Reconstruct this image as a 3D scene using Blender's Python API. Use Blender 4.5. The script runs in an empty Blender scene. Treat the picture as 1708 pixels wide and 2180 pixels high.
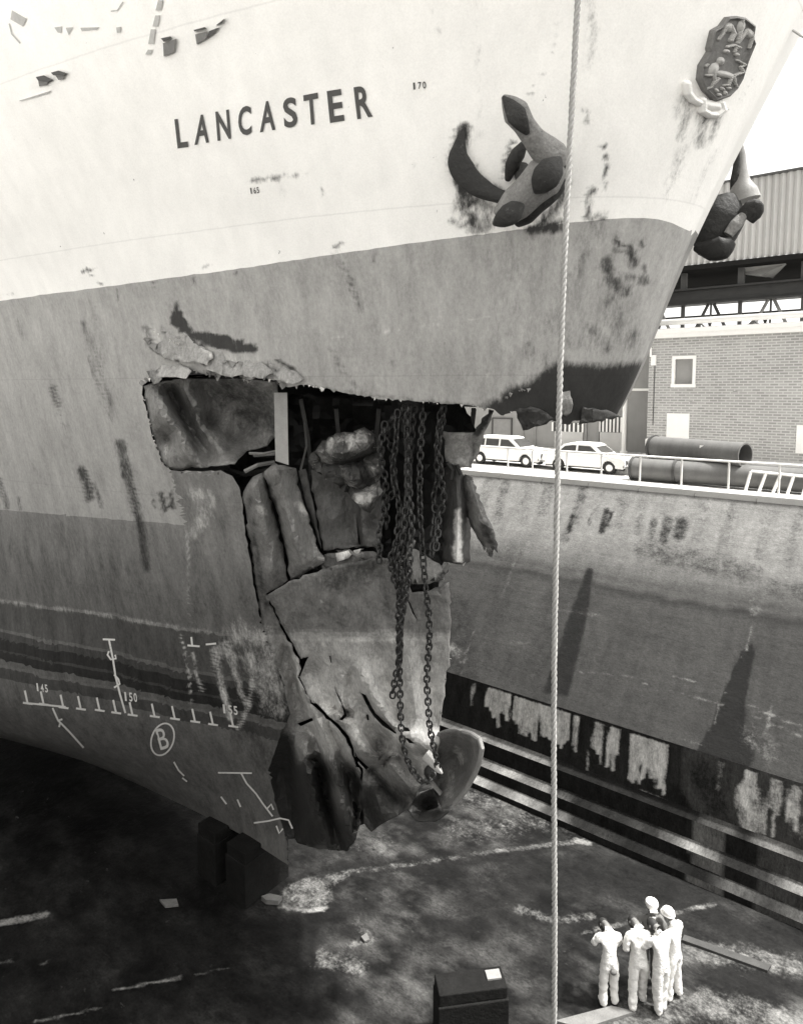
import bpy, bmesh, math, random
import numpy as np
from mathutils import Vector, Matrix, noise
from mathutils.geometry import delaunay_2d_cdt
from mathutils.bvhtree import BVHTree
random.seed(7); rng = np.random.default_rng(7)
scene = bpy.context.scene
COL = scene.collection

# ------------------------------------------------------------------ camera, sky, sun, exposure
# world axes: X along the dry dock (towards the ship's bow), Y across it (towards the far wall), Z up; dock floor z = 0
H = 11.65; F = 1400.0; CX = 854.0; CY = 952.5
PIT = math.radians(5); CP, SP = math.cos(PIT), math.sin(PIT)
_v = np.array([(-950 - CX) / F, CP - (830 - CY) / F * SP]); _v /= np.hypot(*_v)
BX = -_v; NX = np.array([-BX[1], BX[0]])
cam = bpy.data.cameras.new('camera'); cam_o = bpy.data.objects.new('camera', cam); COL.objects.link(cam_o)
cam.sensor_fit = 'VERTICAL'; cam.sensor_height = 36.0; cam.lens = F / 2180 * 36
cam.shift_y = -(1090 - CY) / 2180
cam.clip_start = 0.1; cam.clip_end = 3000
fw = np.array([BX[1], NX[1]])
cam_o.location = (0, 0, H)
cam_o.rotation_euler = (math.radians(85), 0, math.atan2(fw[1], fw[0]) - math.pi / 2)
scene.camera = cam_o

SUN = Vector((0.363, 0.211, 0.906)).normalized()
el = math.asin(SUN.z); az = math.atan2(SUN.x, SUN.y)
w = bpy.data.worlds.new('World'); scene.world = w; w.use_nodes = True
nt = w.node_tree; nt.nodes.clear()
sky = nt.nodes.new('ShaderNodeTexSky'); sky.sky_type = 'NISHITA'; sky.sun_disc = False
sky.sun_elevation = el; sky.sun_rotation = az; sky.air_density = 1.0; sky.dust_density = 4.0; sky.ozone_density = 1.0
bw = nt.nodes.new('ShaderNodeRGBToBW'); nt.links.new(sky.outputs[0], bw.inputs[0])
tn = nt.nodes.new('ShaderNodeMix'); tn.data_type = 'RGBA'; tn.blend_type = 'MULTIPLY'; tn.inputs[0].default_value = 1
nt.links.new(bw.outputs[0], tn.inputs[6]); tn.inputs[7].default_value = (1.0, 0.985, 0.95, 1)
bg = nt.nodes.new('ShaderNodeBackground'); bg.inputs[1].default_value = 0.15
nt.links.new(tn.outputs[2], bg.inputs[0])
wo = nt.nodes.new('ShaderNodeOutputWorld'); nt.links.new(bg.outputs[0], wo.inputs[0])
sl = bpy.data.lights.new('sun', 'SUN'); sl.energy = 2.0; sl.angle = math.radians(3.5); sl.color = (1, 0.985, 0.95)
so = bpy.data.objects.new('sun', sl); COL.objects.link(so)
so.rotation_euler = SUN.to_track_quat('Z', 'Y').to_euler()
scene.view_settings.view_transform = 'Standard'; scene.view_settings.look = 'None'
scene.view_settings.exposure = 1.95; scene.view_settings.gamma = 1.0
try:
    scene.cycles.max_bounces = 8; scene.cycles.diffuse_bounces = 4
except Exception: pass

# ------------------------------------------------------------------ picture <-> place
def ray(x, y):
    x = np.asarray(x, float); y = np.asarray(y, float)
    r = (x - CX) / F; t = (y - CY) / F; f = CP - t * SP
    return np.stack([BX[0] * r + BX[1] * f, NX[0] * r + NX[1] * f, -(t * CP + SP)], -1)
CAM = np.array([0, 0, H])
def P(x, y, p=None, z=None):
    v = ray(x, y)
    k = (np.asarray(p) / v[..., 1]) if p is not None else ((np.asarray(z) - H) / v[..., 2])
    return v * k[..., None] + CAM
def px(v):
    v = np.asarray(v, float) - CAM
    r = v[..., 0] * BX[0] + v[..., 1] * NX[0]; f = v[..., 0] * BX[1] + v[..., 1] * NX[1]
    d = f * CP - v[..., 2] * SP; d = np.where(np.abs(d) < 1e-4, 1e-4, d)
    q = np.stack([CX + F * r / d, CY + F * (-SP * f - CP * v[..., 2]) / d], -1)
    q[d < .3] = -9999
    return q

# ------------------------------------------------------------------ node materials
TINT = (1.0, 0.985, 0.955)
class NB:
    def __init__(s, m): s.t = m.node_tree; s.L = s.t.links.new
    def n(s, typ, **k):
        o = s.t.nodes.new(typ)
        for a, b in k.items(): setattr(o, a, b)
        return o
    def math(s, op, a, b=None, c=None, clamp=False):
        o = s.n('ShaderNodeMath', operation=op, use_clamp=clamp)
        for i, q in enumerate((a, b, c)):
            if q is None: continue
            if hasattr(q, 'links'): s.L(q, o.inputs[i])
            else: o.inputs[i].default_value = q
        return o.outputs[0]
    def noise(s, vec, scale, detail=4, rough=.6, sv=None, dist=0):
        if sv:
            mp = s.n('ShaderNodeMapping'); s.L(vec, mp.inputs[0]); mp.inputs['Scale'].default_value = sv; vec = mp.outputs[0]
        o = s.n('ShaderNodeTexNoise'); s.L(vec, o.inputs['Vector']); o.inputs['Scale'].default_value = scale
        o.inputs['Detail'].default_value = detail; o.inputs['Roughness'].default_value = rough; o.inputs['Distortion'].default_value = dist
        return o.outputs[0]
    def ramp(s, v, a, b, lo=0., hi=1.):
        o = s.n('ShaderNodeMapRange', interpolation_type='SMOOTHSTEP'); s.L(v, o.inputs[0])
        for i, q in zip((1, 2, 3, 4), (a, b, lo, hi)): o.inputs[i].default_value = q
        return o.outputs[0]
    def attr(s, name):
        return s.n('ShaderNodeAttribute', attribute_name=name).outputs['Fac']
    def mixf(s, f, a, b):
        o = s.n('ShaderNodeMix'); o.data_type = 'FLOAT'
        for i, q in zip((0, 2, 3), (f, a, b)):
            if hasattr(q, 'links'): s.L(q, o.inputs[i])
            else: o.inputs[i].default_value = q
        return o.outputs[0]

def mat(name, tone=.3, attr=False, ltv=.62, dkv=.035, fine=(60, .15), blotch=(1.2, .25), streak=None, specks=(), rough=.6, bump=0, metal=0., spec=.3,
        coords='Object', extra=None, bscale=40, dsv=None):
    m = bpy.data.materials.new(name); m.use_nodes = True; b = NB(m)
    bs = b.t.nodes['Principled BSDF']
    tc = b.n('ShaderNodeTexCoord'); vec = tc.outputs[coords]
    T = b.attr('tone') if attr else tone
    fac = 1.0
    n1 = b.noise(vec, fine[0], 3, .7); fac = b.math('MULTIPLY_ADD', n1, 2 * fine[1], 1 - fine[1])
    n2 = b.noise(vec, blotch[0], 6, .62); k2 = b.math('MULTIPLY_ADD', n2, 2 * blotch[1], 1 - blotch[1])
    fac = b.math('MULTIPLY', fac, k2)
    if streak:
        n3 = b.noise(vec, streak[0], 5, .6, sv=streak[1]); k3 = b.math('MULTIPLY_ADD', n3, 2 * streak[2], 1 - streak[2])
        fac = b.math('MULTIPLY', fac, k3)
    val = b.math('MULTIPLY', fac, T)
    for (sc, lo, hi, v, sv) in specks:
        n4 = b.noise(vec, sc, 5, .7, sv=sv); val = b.mixf(b.ramp(n4, lo, hi), val, v)
    if attr:
        nb = b.noise(vec, 3.2, 7, .72, sv=dsv); nf = b.noise(vec, 14, 4, .7, sv=dsv)
        nm = b.math('ADD', b.math('MULTIPLY', b.math('SUBTRACT', nb, .5), .9), b.math('MULTIPLY', b.math('SUBTRACT', nf, .5), .5))
        for an, v in (('dk', dkv), ('lt', ltv)):
            a = b.attr(an)
            k = b.ramp(b.math('ADD', a, b.math('MULTIPLY', nm, 1.5)), .12, .95)
            k = b.math('MULTIPLY', k, b.math('MULTIPLY', a, 4, clamp=True))
            val = b.mixf(k, val, v)
    if extra: val = extra(b, vec, val)
    cm = b.n('ShaderNodeMix', data_type='RGBA', blend_type='MULTIPLY'); cm.inputs[0].default_value = 1
    cc = b.n('ShaderNodeCombineColor'); [b.L(val, cc.inputs[i]) if hasattr(val, 'links') else None for i in range(3)]
    b.L(cc.outputs[0], cm.inputs[6]); cm.inputs[7].default_value = (*TINT, 1)
    b.L(cm.outputs[2], bs.inputs['Base Color'])
    bs.inputs['Roughness'].default_value = rough; bs.inputs['Metallic'].default_value = metal
    bs.inputs['Specular IOR Level'].default_value = spec
    if bump:
        bu = b.n('ShaderNodeBump'); bu.inputs['Strength'].default_value = 1; bu.inputs['Distance'].default_value = bump
        b.L(b.noise(vec, bscale, 5, .6), bu.inputs['Height']); b.L(bu.outputs[0], bs.inputs['Normal'])
    return m

M = {}
def worn(b, vec, val):
    # scuffed, weathered look that is strongest on the darker paints
    t = b.attr('tone'); k = b.math('SUBTRACT', 1., b.math('MULTIPLY', t, 1.55), clamp=True)
    n = b.noise(vec, 2.6, 8, .72, sv=(1.5, 1.5, .2)); m_ = b.noise(vec, 22, 3, .8, sv=(1, 1, .5))
    q = b.math('ADD', b.math('MULTIPLY', b.math('SUBTRACT', n, .5), 2.4), b.math('MULTIPLY', b.math('SUBTRACT', m_, .5), 1.5))
    v = b.math('MULTIPLY', val, b.math('MAXIMUM', b.math('MULTIPLY_ADD', q, k, 1.), .25))
    sp = b.n('ShaderNodeSeparateXYZ'); b.L(vec, sp.inputs[0]); wob = b.math('MULTIPLY', b.math('SUBTRACT', n, .5), .03)
    for o_, per, ph in ((2, 2.15, .4),):     # welded plate seams
        f_ = b.math('PINGPONG', b.math('ADD', b.math('ADD', sp.outputs[o_], wob), ph + 60), per / 2)
        v = b.math('MULTIPLY', v, b.ramp(f_, .003, .014, .90, 1.))
    return v
def grit(k1=1.5, k2=1.3, s1=4.5, s2=26, sv=(1, 1, 1)):
    def fn(b, vec, val):
        n = b.noise(vec, s1, 10, .72, sv=sv); m_ = b.noise(vec, s2, 4, .75, sv=sv)
        q = b.math('ADD', b.math('MULTIPLY', b.math('SUBTRACT', n, .5), k1 * 2), b.math('MULTIPLY', b.math('SUBTRACT', m_, .5), k2 * 2))
        return b.math('MULTIPLY', val, b.math('MAXIMUM', b.math('ADD', q, 1.), .18))
    return fn
M['hull'] = mat('hull_paint', attr=True, fine=(45, .12), blotch=(.9, .10), streak=(2.2, (1.6, 1.6, .14), .10),
                specks=[(9, .70, .76, .06, (1, 1, .5))], rough=.55, bump=.006, bscale=9, extra=worn, dsv=(1.9, 1.9, .42))
M['plate'] = mat('torn_plate_paint', attr=True, fine=(40, .22), blotch=(2.2, .34), streak=(4, (1.4, 1.4, .3), .22),
                 specks=[(11, .66, .74, .04, None), (14, .7, .76, .32, None)], rough=.5, bump=.02, bscale=7, extra=grit(.7, .7, 5, 24, (1, 1, .5)))
M['concrete'] = mat('broken_concrete_face', attr=True, fine=(40, .3), blotch=(5, .5), specks=[(6, .6, .68, .42, None), (7, .52, .66, .02, None)], rough=.9, bump=.05, bscale=12)
M['edge'] = mat('torn_bright_edge', .62, fine=(30, .3), rough=.4, metal=.2)
M['black'] = mat('black_steel', .028, fine=(30, .3), blotch=(2, .5), rough=.6, bump=.01)
M['dark'] = mat('dark_steel', .06, fine=(30, .25), blotch=(3, .45), rough=.5, bump=.006)
M['mid'] = mat('grey_steel', .22, fine=(30, .2), blotch=(3, .3), rough=.5, bump=.004)
M['anchor'] = mat('anchor_iron', .21, fine=(40, .4), blotch=(5, .5), specks=[(9, .58, .7, .26, None), (13, .62, .72, .03, None)], rough=.7, bump=.03, bscale=16)
M['anchor_dark'] = mat('anchor_dark_iron', .03, fine=(30, .3), blotch=(4, .5), specks=[(12, .6, .72, .09, None)], rough=.7, bump=.025, bscale=16)
M['white'] = mat('white_paint', .8, fine=(30, .06), blotch=(3, .08), rough=.5)
M['mark'] = mat('white_marking', .72, fine=(40, .1), blotch=(5, .2), specks=[(26, .62, .7, .2, None)], rough=.7)
M['letter'] = mat('dark_lettering', .085, fine=(50, .15), blotch=(6, .2), rough=.6)
M['chain'] = mat('chain_iron', .02, fine=(40, .3), blotch=(9, .5), specks=[(30, .62, .7, .12, None)], rough=.45, spec=.5)
M['rope'] = mat('rope_fibre', .30, fine=(90, .3), blotch=(2, .2), rough=.9)
M['glass'] = mat('dark_glass', .05, fine=(5, .1), blotch=(1, .3), rough=.12, spec=.6)
M['rubber'] = mat('black_rubber', .03, rough=.8)
M['skin'] = mat('skin', .17, fine=(60, .05), blotch=(9, .1), rough=.6)
M['hair'] = mat('dark_hair', .03, rough=.7)
M['overall'] = mat('white_cotton', .74, fine=(60, .05), blotch=(9, .14), rough=1, bump=.03, bscale=14, spec=.05)
M['suit'] = mat('grey_wool', .14, fine=(60, .1), blotch=(9, .15), rough=.9)
M['boot'] = mat('boot_leather', .035, rough=.6)

# ------------------------------------------------------------------ mesh helpers
class G:
    def __init__(s): s.v = []; s.f = []; s.m = []
    def add(s, v, f, m=0):
        o = len(s.v); s.v += [tuple(map(float, q)) for q in v]; s.f += [tuple(i + o for i in q) for q in f]; s.m += [m] * len(f); return s
    def box(s, x0, x1, y0, y1, z0, z1, m=0):
        return s.add([(x, y, z) for z in (z0, z1) for y in (y0, y1) for x in (x0, x1)],
                     [(0, 2, 3, 1), (4, 5, 7, 6), (0, 1, 5, 4), (2, 6, 7, 3), (0, 4, 6, 2), (1, 3, 7, 5)], m)
    def loft(s, secs, m=0, cap=True, closed=True):
        n = len(secs[0]); v = [q for c in secs for q in c]; f = []
        for i in range(len(secs) - 1):
            for j in range(n if closed else n - 1):
                k = (j + 1) % n; f.append((i * n + j, i * n + k, (i + 1) * n + k, (i + 1) * n + j))
        if cap and closed: f.append(tuple(range(n))[::-1]); f.append(tuple((len(secs) - 1) * n + j for j in range(n)))
        return s.add(v, f, m)
    def tube(s, pts, r, n=8, m=0, rb=None, up=None, cap=True):
        pts = [Vector(q) for q in pts]; R = r if hasattr(r, '__len__') else [r] * len(pts)
        Rb = R if rb is None else (rb if hasattr(rb, '__len__') else [rb] * len(pts))
        secs = []; u = Vector(up) if up is not None else None
        for i, q in enumerate(pts):
            d = (pts[min(i + 1, len(pts) - 1)] - pts[max(i - 1, 0)]).normalized()
            if u is None: u = Vector((0, 0, 1)) if abs(d.z) < .9 else Vector((1, 0, 0))
            a = (u - d * u.dot(d)).normalized(); b = d.cross(a); u = a
            secs.append([q + a * (R[i] * math.cos(t)) + b * (Rb[i] * math.sin(t)) for t in [2 * math.pi * k / n for k in range(n)]])
        return s.loft(secs, m, cap)
    def prism(s, poly, axis, c0, c1, m=0):
        def at(a, b, c):
            return (c, a, b) if axis == 'x' else (a, c, b) if axis == 'y' else (a, b, c)
        n = len(poly)
        return s.add([at(a, b, c) for c in (c0, c1) for a, b in poly],
                     [tuple(range(n))[::-1], tuple(range(n, 2 * n))] + [(i, (i + 1) % n, (i + 1) % n + n, i + n) for i in range(n)], m)
    def ell(s, c, r, m=0, n=12, rot=None):
        v = []; f = []; h = n // 2
        for i in range(h + 1):
            ph = math.pi * i / h
            for j in range(n):
                t = 2 * math.pi * j / n; q = Vector((r[0] * math.sin(ph) * math.cos(t), r[1] * math.sin(ph) * math.sin(t), r[2] * math.cos(ph)))
                if rot is not None: q = rot @ q
                v.append(q + Vector(c))
        for i in range(h):
            for j in range(n): f.append((i * n + j, i * n + (j + 1) % n, (i + 1) * n + (j + 1) % n, (i + 1) * n + j))
        return s.add(v, f, m)

def props(o, label=None, cat=None, group=None, kind=None):
    for k, v in (('label', label), ('category', cat), ('group', group), ('kind', kind)):
        if v: o[k] = v
    return o
def thing(name, loc, label, cat, group=None, rz=0):
    o = bpy.data.objects.new(name, None); COL.objects.link(o); o.location = loc; o.rotation_euler = (0, 0, rz); o.empty_display_size = .3
    return props(o, label, cat, group)
def root_of(o):
    p = Vector((0, 0, 0))
    while o is not None: p += o.location; o = o.parent
    return p
def obj(name, g, mats, parent=None, local=False, smooth=False, bevel=0, seg=2, weld=False):
    if not isinstance(mats, (list, tuple)): mats = [mats]
    off = np.zeros(3) if (local or parent is None) else np.array(root_of(parent))
    me = bpy.data.meshes.new(name); v = np.array(g.v, float).reshape(-1, 3) - off
    me.from_pydata(v.tolist(), [], g.f)
    for m_ in mats: me.materials.append(M[m_] if isinstance(m_, str) else m_)
    if len(mats) > 1: me.polygons.foreach_set('material_index', g.m)
    bm = bmesh.new(); bm.from_mesh(me)
    if weld: bmesh.ops.remove_doubles(bm, verts=bm.verts, dist=1e-4)
    bmesh.ops.recalc_face_normals(bm, faces=bm.faces)
    if smooth:
        for f_ in bm.faces: f_.smooth = True
        for e_ in bm.edges:
            if len(e_.link_faces) == 2 and e_.calc_face_angle(0) > math.radians(40): e_.smooth = False
    bm.to_mesh(me); bm.free()
    o = bpy.data.objects.new(name, me); COL.objects.link(o)
    if parent is not None: o.parent = parent
    if bevel:
        b = o.modifiers.new('bevel', 'BEVEL'); b.width = bevel; b.segments = seg; b.limit_method = 'ANGLE'
    return o

def inpoly(q, poly):
    poly = np.asarray(poly, float); x, y = q[:, 0], q[:, 1]; r = np.zeros(len(q), bool); n = len(poly)
    for i in range(n):
        x0, y0 = poly[i]; x1, y1 = poly[(i + 1) % n]
        if y0 == y1: continue
        c = (y0 > y) != (y1 > y); r ^= c & (x < (x1 - x0) * (y - y0) / (y1 - y0) + x0)
    return r
def segdist(q, line):
    line = np.asarray(line, float); d = np.full(len(q), 1e9)
    for a, b in zip(line[:-1], line[1:]):
        ab = b - a; t = np.clip(((q - a) @ ab) / max(ab @ ab, 1e-9), 0, 1); d = np.minimum(d, np.hypot(*(q - a - t[:, None] * ab).T))
    return d
def dense(poly, step, closed=False, jag=0.):
    poly = [np.array(q, float) for q in poly]
    if closed: poly = poly + [poly[0]]
    out = []
    for a, b in zip(poly[:-1], poly[1:]):
        n = max(1, int(np.linalg.norm(b - a) / step))
        for i in range(n):
            q = a + (b - a) * i / n
            if jag and len(q) >= 2 and i > 0: q = q.copy(); q[:2] += rng.normal(0, jag, 2)
            out.append(q)
    if not closed: out.append(poly[-1])
    return out
def field(q, strokes):
    """worn, stained or shade-darkened patches: (line, half width, soft edge, amount) or ('fill', outline, soft edge, amount)"""
    r = np.zeros(len(q))
    for st in strokes:
        if st[0] == 'fill':
            _, poly, soft, amt = st; i = inpoly(q, poly); d = segdist(q, list(poly) + [poly[0]])
            k = np.where(i, 1., np.clip(1 - d / soft, 0, 1)) * amt
        else:
            line, hw, soft, amt = st; d = segdist(q, line); k = np.clip(1 - (d - hw) / soft, 0, 1) * amt
        r = np.maximum(r, k)
    return r
def paint(me, q, tone_face, dk, lt):
    n = len(me.polygons); lc = np.empty(n, int); me.polygons.foreach_get('loop_total', lc)
    if len(tone_face) == n: a = me.attributes.new('tone', 'FLOAT', 'CORNER'); a.data.foreach_set('value', np.repeat(tone_face, lc).astype(np.float32))
    else: a = me.attributes.new('tone', 'FLOAT', 'POINT'); a.data.foreach_set('value', np.asarray(tone_face).astype(np.float32))
    for nm, st in (('dk', dk), ('lt', lt)):
        a = me.attributes.new(nm, 'FLOAT', 'POINT'); a.data.foreach_set('value', (field(q, st) if isinstance(st, list) else st).astype(np.float32))

# ------------------------------------------------------------------ the ship's lines
PC = 9.4                                              # centre line of ship and dock
_z = np.array([1.2, 2.0, 3.0, 4.5, 6.5, 9.2, 11.3, 13.6, 15.5, 17.0, 19.0])
_as = np.array([-8.6, -8.4, -8.3, -8.2, -6.9, -4.8, -3.3, -2.5, -1.62, -.9, .1])
_A = np.array([.02, .04, .12, .36, .62, .87, 1.10, 1.40, 1.85, 2.3, 2.9])
_n = np.array([1.7, 1.66, 1.36, 1.08, .76, .60, .53, .48, .48, .48, .46])
_zz = np.linspace(1.2, 19, 400)
def _sm(t):
    q = np.interp(_zz, _z, t); k = np.ones(41) / 41
    return np.convolve(np.pad(q, 20, mode='reflect', reflect_type='odd'), k, 'valid')
_AS, _AA, _NN = _sm(_as), _sm(_A), _sm(_n)
def stem(z): return np.interp(z, _zz, _AS)
def halfb(u, z):
    u = np.maximum(u, 0); q = np.interp(z, _zz, _AA) * u ** np.interp(z, _zz, _NN)
    q = 7.6 * np.tanh(q / 7.6)
    return np.maximum(q, .16 * np.clip(u / .3, 0, 1))
WE = 2 / 3
def hull3(wv, z, side=-1, off=0.):
    u = np.maximum(wv, 0) ** (1 / WE); return np.stack([stem(z) - u, PC + side * (halfb(u, z) + off), z], -1)
def hullhit(x, y):
    """where the sight line through a picture point meets the near side of the hull"""
    x = np.atleast_1d(np.asarray(x, float)); y = np.atleast_1d(np.asarray(y, float)); r = ray(x, y)
    def g(k):
        v = r * k[:, None] + CAM; z = np.clip(v[:, 2], 1.2, 19); u = stem(z) - v[:, 0]
        return np.where(u < 0, -1, v[:, 1] - (PC - halfb(u, z)))
    lo = np.full(len(x), 2.); hi = np.full(len(x), np.nan)
    for k in np.linspace(2, 60, 700):
        ok = np.isnan(hi) & (g(np.full(len(x), k)) >= 0); hi = np.where(ok, k, hi); lo = np.where(np.isnan(hi), k, lo)
    miss = np.isnan(hi); hi = np.where(miss, 60, hi)
    for _ in range(26):
        md = (lo + hi) / 2; b = g(md) >= 0; hi = np.where(b, md, hi); lo = np.where(b, lo, md)
    v = r * hi[:, None] + CAM
    if miss.any(): v[miss] = P(x[miss], y[miss], p=PC)
    bad = (v[:, 1] > PC) ; v[bad] = P(x[bad], y[bad], p=PC)
    return v
def hullwz(poly):
    poly = np.array(poly, float); v = hullhit(poly[:, 0], poly[:, 1]); z = v[:, 2]
    return np.stack([np.maximum(stem(z) - v[:, 0], 0) ** WE, z], -1)
def onhull(x, y, off=.01):
    v = hullhit(x, y)
    for i, (r_, q) in enumerate(zip(ray(np.atleast_1d(x), np.atleast_1d(y)), v)):
        h = HT.ray_cast(Vector(CAM), Vector(r_).normalized())
        if h[0] is not None and np.linalg.norm(np.array(h[0]) - q) < .8: v[i] = h[0]
    d = v - CAM; L = np.linalg.norm(d, axis=-1, keepdims=True)
    return v - d / L * off

ship = thing('damaged_ship', (-10, PC, 1.3), 'white and grey cargo ship in the dry dock with its bow torn open and crushed', 'ship')

# torn edge of the upper plating, then the front edge of the plating that is still in place below it
TEAR = [(302, 818), (322, 800), (345, 789), (372, 792), (398, 783), (430, 796), (468, 800), (500, 796), (524, 811), (560, 801), (582, 810),
        (618, 824), (652, 819), (690, 828), (722, 834), (760, 842), (800, 848), (858, 853), (900, 856), (960, 860), (1000, 863), (1026, 868),
        (1030, 880), (1037, 868), (1052, 872), (1066, 884), (1090, 876), (1106, 868), (1122, 884), (1139, 887), (1150, 896), (1126, 902), (1112, 913),
        (1116, 900), (1140, 890), (1160, 893), (1180, 897), (1206, 904), (1242, 893), (1262, 886), (1284, 880), (1300, 883), (1330, 887)]
LOWEDGE = [(612, 1800), (590, 1720), (572, 1640), (598, 1560), (618, 1520), (602, 1458), (584, 1400), (556, 1330), (537, 1226), (521, 1130),
           (511, 1046), (493, 1013), (470, 1001), (430, 1004), (378, 1002), (366, 1001), (346, 986), (332, 950), (316, 890), (306, 846)]
TEARJ = [q for q in dense(TEAR, 6, jag=1.7)]
LOWJ = dense(LOWEDGE, 9, jag=1.0)
HOLE = TEARJ + [(1400, 890), (1700, 1000), (1700, 2600), (640, 2600)] + LOWJ
WHITE = [(-4000, 1140), (-700, 727), (0, 641), (100, 627), (300, 601), (580, 561), (800, 529), (1000, 502), (1210, 474), (1300, 466), (1370, 464), (1400, 467), (1430, 475), (1466, 492), (1560, 560)]
DARKB = [(-4000, 830), (-600, 1040), (0, 1085), (130, 1096), (250, 1106), (330, 1112), (394, 1119), (440, 1120), (600, 1118)]
BAND2 = [(-4000, 700), (-600, 1180), (0, 1278), (250, 1316), (450, 1349), (700, 1372)]
def build_hull():
    wx = np.concatenate([[0, .006, .016], np.arange(.03, 7.6, .032), np.arange(7.6, 14, .25)]); zx = np.arange(1.2, 18.6, .07)
    W, Z = np.meshgrid(wx, zx); pts = np.stack([W.ravel(), Z.ravel()], -1)
    pts[:, 1] += np.where((pts[:, 0] > 0) & (pts[:, 1] > 1.21), .012 * np.sin(pts[:, 0] * 91), 0)
    lines = [hullwz(TEARJ), hullwz(LOWJ), hullwz(dense([q for q in WHITE if q[0] > -800][:-1], 14, jag=.5)),
             hullwz(dense([q for q in DARKB if -700 < q[0] <= 394], 12, jag=.8)),
             ]
    allv = [pts]; edges = []; n = len(pts)
    keep = np.ones(len(pts), bool)
    for l in lines:
        d = segdist(pts * [1.5, 1], l * [1.5, 1]); keep &= d > .018
    pts = pts[keep]; allv = [pts]; n = len(pts)
    for l in lines:
        allv.append(l); edges += [(n + i, n + i + 1) for i in range(len(l) - 1)]; n += len(l)
    V = np.concatenate(allv)
    vo, eo, fo, _, _, _ = delaunay_2d_cdt([Vector(q) for q in V], edges, [], 0, 1e-5, False)
    v2 = np.array([tuple(q) for q in vo]); f = np.array(fo)
    v3 = hull3(v2[:, 0], v2[:, 1]); q = px(v3)
    # shallow dents between the frames, and ripples in the plating beside the crushed part
    k_ = np.clip((v3[:, 2] - 4) / 2, 0, 1) * np.clip(v2[:, 0] - .3, 0, 1)
    dent = .010 * np.sin(2 * math.pi * v3[:, 0] / .72) * (.5 + .5 * np.sin(v3[:, 2] * 2.6 + .7 * np.sin(v3[:, 0]))) * k_
    nz_ = np.array([noise.noise((a * .5, b * .7, 2.2)) for a, b in zip(v3[:, 0], v3[:, 2])]); dent += .03 * nz_ * k_
    near = np.clip(1 - segdist(q, LOWEDGE[2:11]) / 150, 0, 1) * np.clip((q[:, 1] - 1010) / 60, 0, 1)
    rp_ = (q[:, 0] - .13 * (q[:, 1] - 1200)) / 46; dent += near * (.10 * (np.abs((rp_ % 2) - 1) - .5) + .05 * np.array([noise.noise((a, b * .004, 5)) for a, b in zip(rp_, q[:, 1])]))
    v3[:, 1] += dent
    c = v3[f].mean(1); cq = px(c)
    f = f[~inpoly(cq, HOLE)]; c = v3[f].mean(1); cq = px(c)
    used = np.unique(f); mp = -np.ones(len(v3), int); mp[used] = np.arange(len(used)); f = mp[f]; v3 = v3[used]; q = q[used]
    x, y = cq[:, 0], cq[:, 1]
    yw = np.interp(x, *np.array(WHITE).T); yd = np.interp(x, *np.array(DARKB).T)
    tone = np.where(y < yw, .9, np.where(y < yd, .36, np.interp(y - .1 * x, [1060, 1130, 1280], [.22, .19, .125])))
    wob = 3 * np.sin(x * .021) + 1.5 * np.sin(x * .067 + 1)
    for (y0, k0, y1, k1, t) in ((1278, .158, 1336, .215, .078), (1272, .158, 1278, .158, .16), (1336, .215, 1344, .216, .12), (1344, .216, 1358, .218, .055), (1358, .218, 1402, .225, .024), (1380, .222, 1385, .223, .05), (1402, .225, 1412, .228, .105), (1418, .229, 1440, .232, .06)):
        tone = np.where((y > y0 + k0 * x + wob) & (y < y1 + k1 * x + wob) & (y > yd), t, tone)
    tone = np.where(inpoly(cq + rng.normal(0, 2, cq.shape), [(362, 1003), (530, 1003), (560, 1135), (397, 1124)]), .2, tone)
    tone = np.where((y > yd) & (y > 1440 + .23 * x), np.minimum(tone, .13), tone)
    global HT; HT = BVHTree.FromPolygons(v3.tolist(), f.tolist())
    g = G(); g.v = v3.tolist(); g.f = f.tolist(); g.m = [0] * len(f)
    me = bpy.data.meshes.new('hull_plating'); me.from_pydata((v3 - np.array([-10, PC, 1.3])).tolist(), [], f.tolist()); me.materials.append(M['hull'])
    me.polygons.foreach_set('use_smooth', [True] * len(f))
    # slight hungry-horse dents between the frames
    paint(me, q, tone, HDK, HLT)
    o = bpy.data.objects.new('hull_plating', me); COL.objects.link(o); o.parent = ship
    # far side, kept only where the far plating survived
    wx = np.concatenate([np.arange(0, 3, .1), np.arange(3, 14, .4)]); zx = np.concatenate([np.arange(1.2, 11.2, .4), np.arange(11.3, 13.7, .35), np.arange(13.75, 18.7, .35)])
    W, Z = np.meshgrid(wx, zx); v = hull3(W.ravel(), Z.ravel(), 1, -.003); nw = len(wx); ff = []
    for i in range(len(zx) - 1):
        for j in range(nw - 1):
            k = (i * nw + j, i * nw + j + 1, (i + 1) * nw + j + 1, (i + 1) * nw + j)
            cc = v[list(k)].mean(0)
            if cc[2] < 11.4 and cc[0] > -9.5 - .5 * max(0, 6 - cc[2]): continue
            ff.append(k)
    me = bpy.data.meshes.new('far_hull_plating'); me.from_pydata((v - np.array([-10, PC, 1.3])).tolist(), [], ff); me.materials.append(M['mid']); me.materials.append(M['white'])
    me.polygons.foreach_set('material_index', [1 if v[list(k)].mean(0)[2] > 13.75 else 0 for k in ff]); me.polygons.foreach_set('use_smooth', [True] * len(ff))
    o = bpy.data.objects.new('far_hull_plating', me); COL.objects.link(o); o.parent = ship
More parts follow.
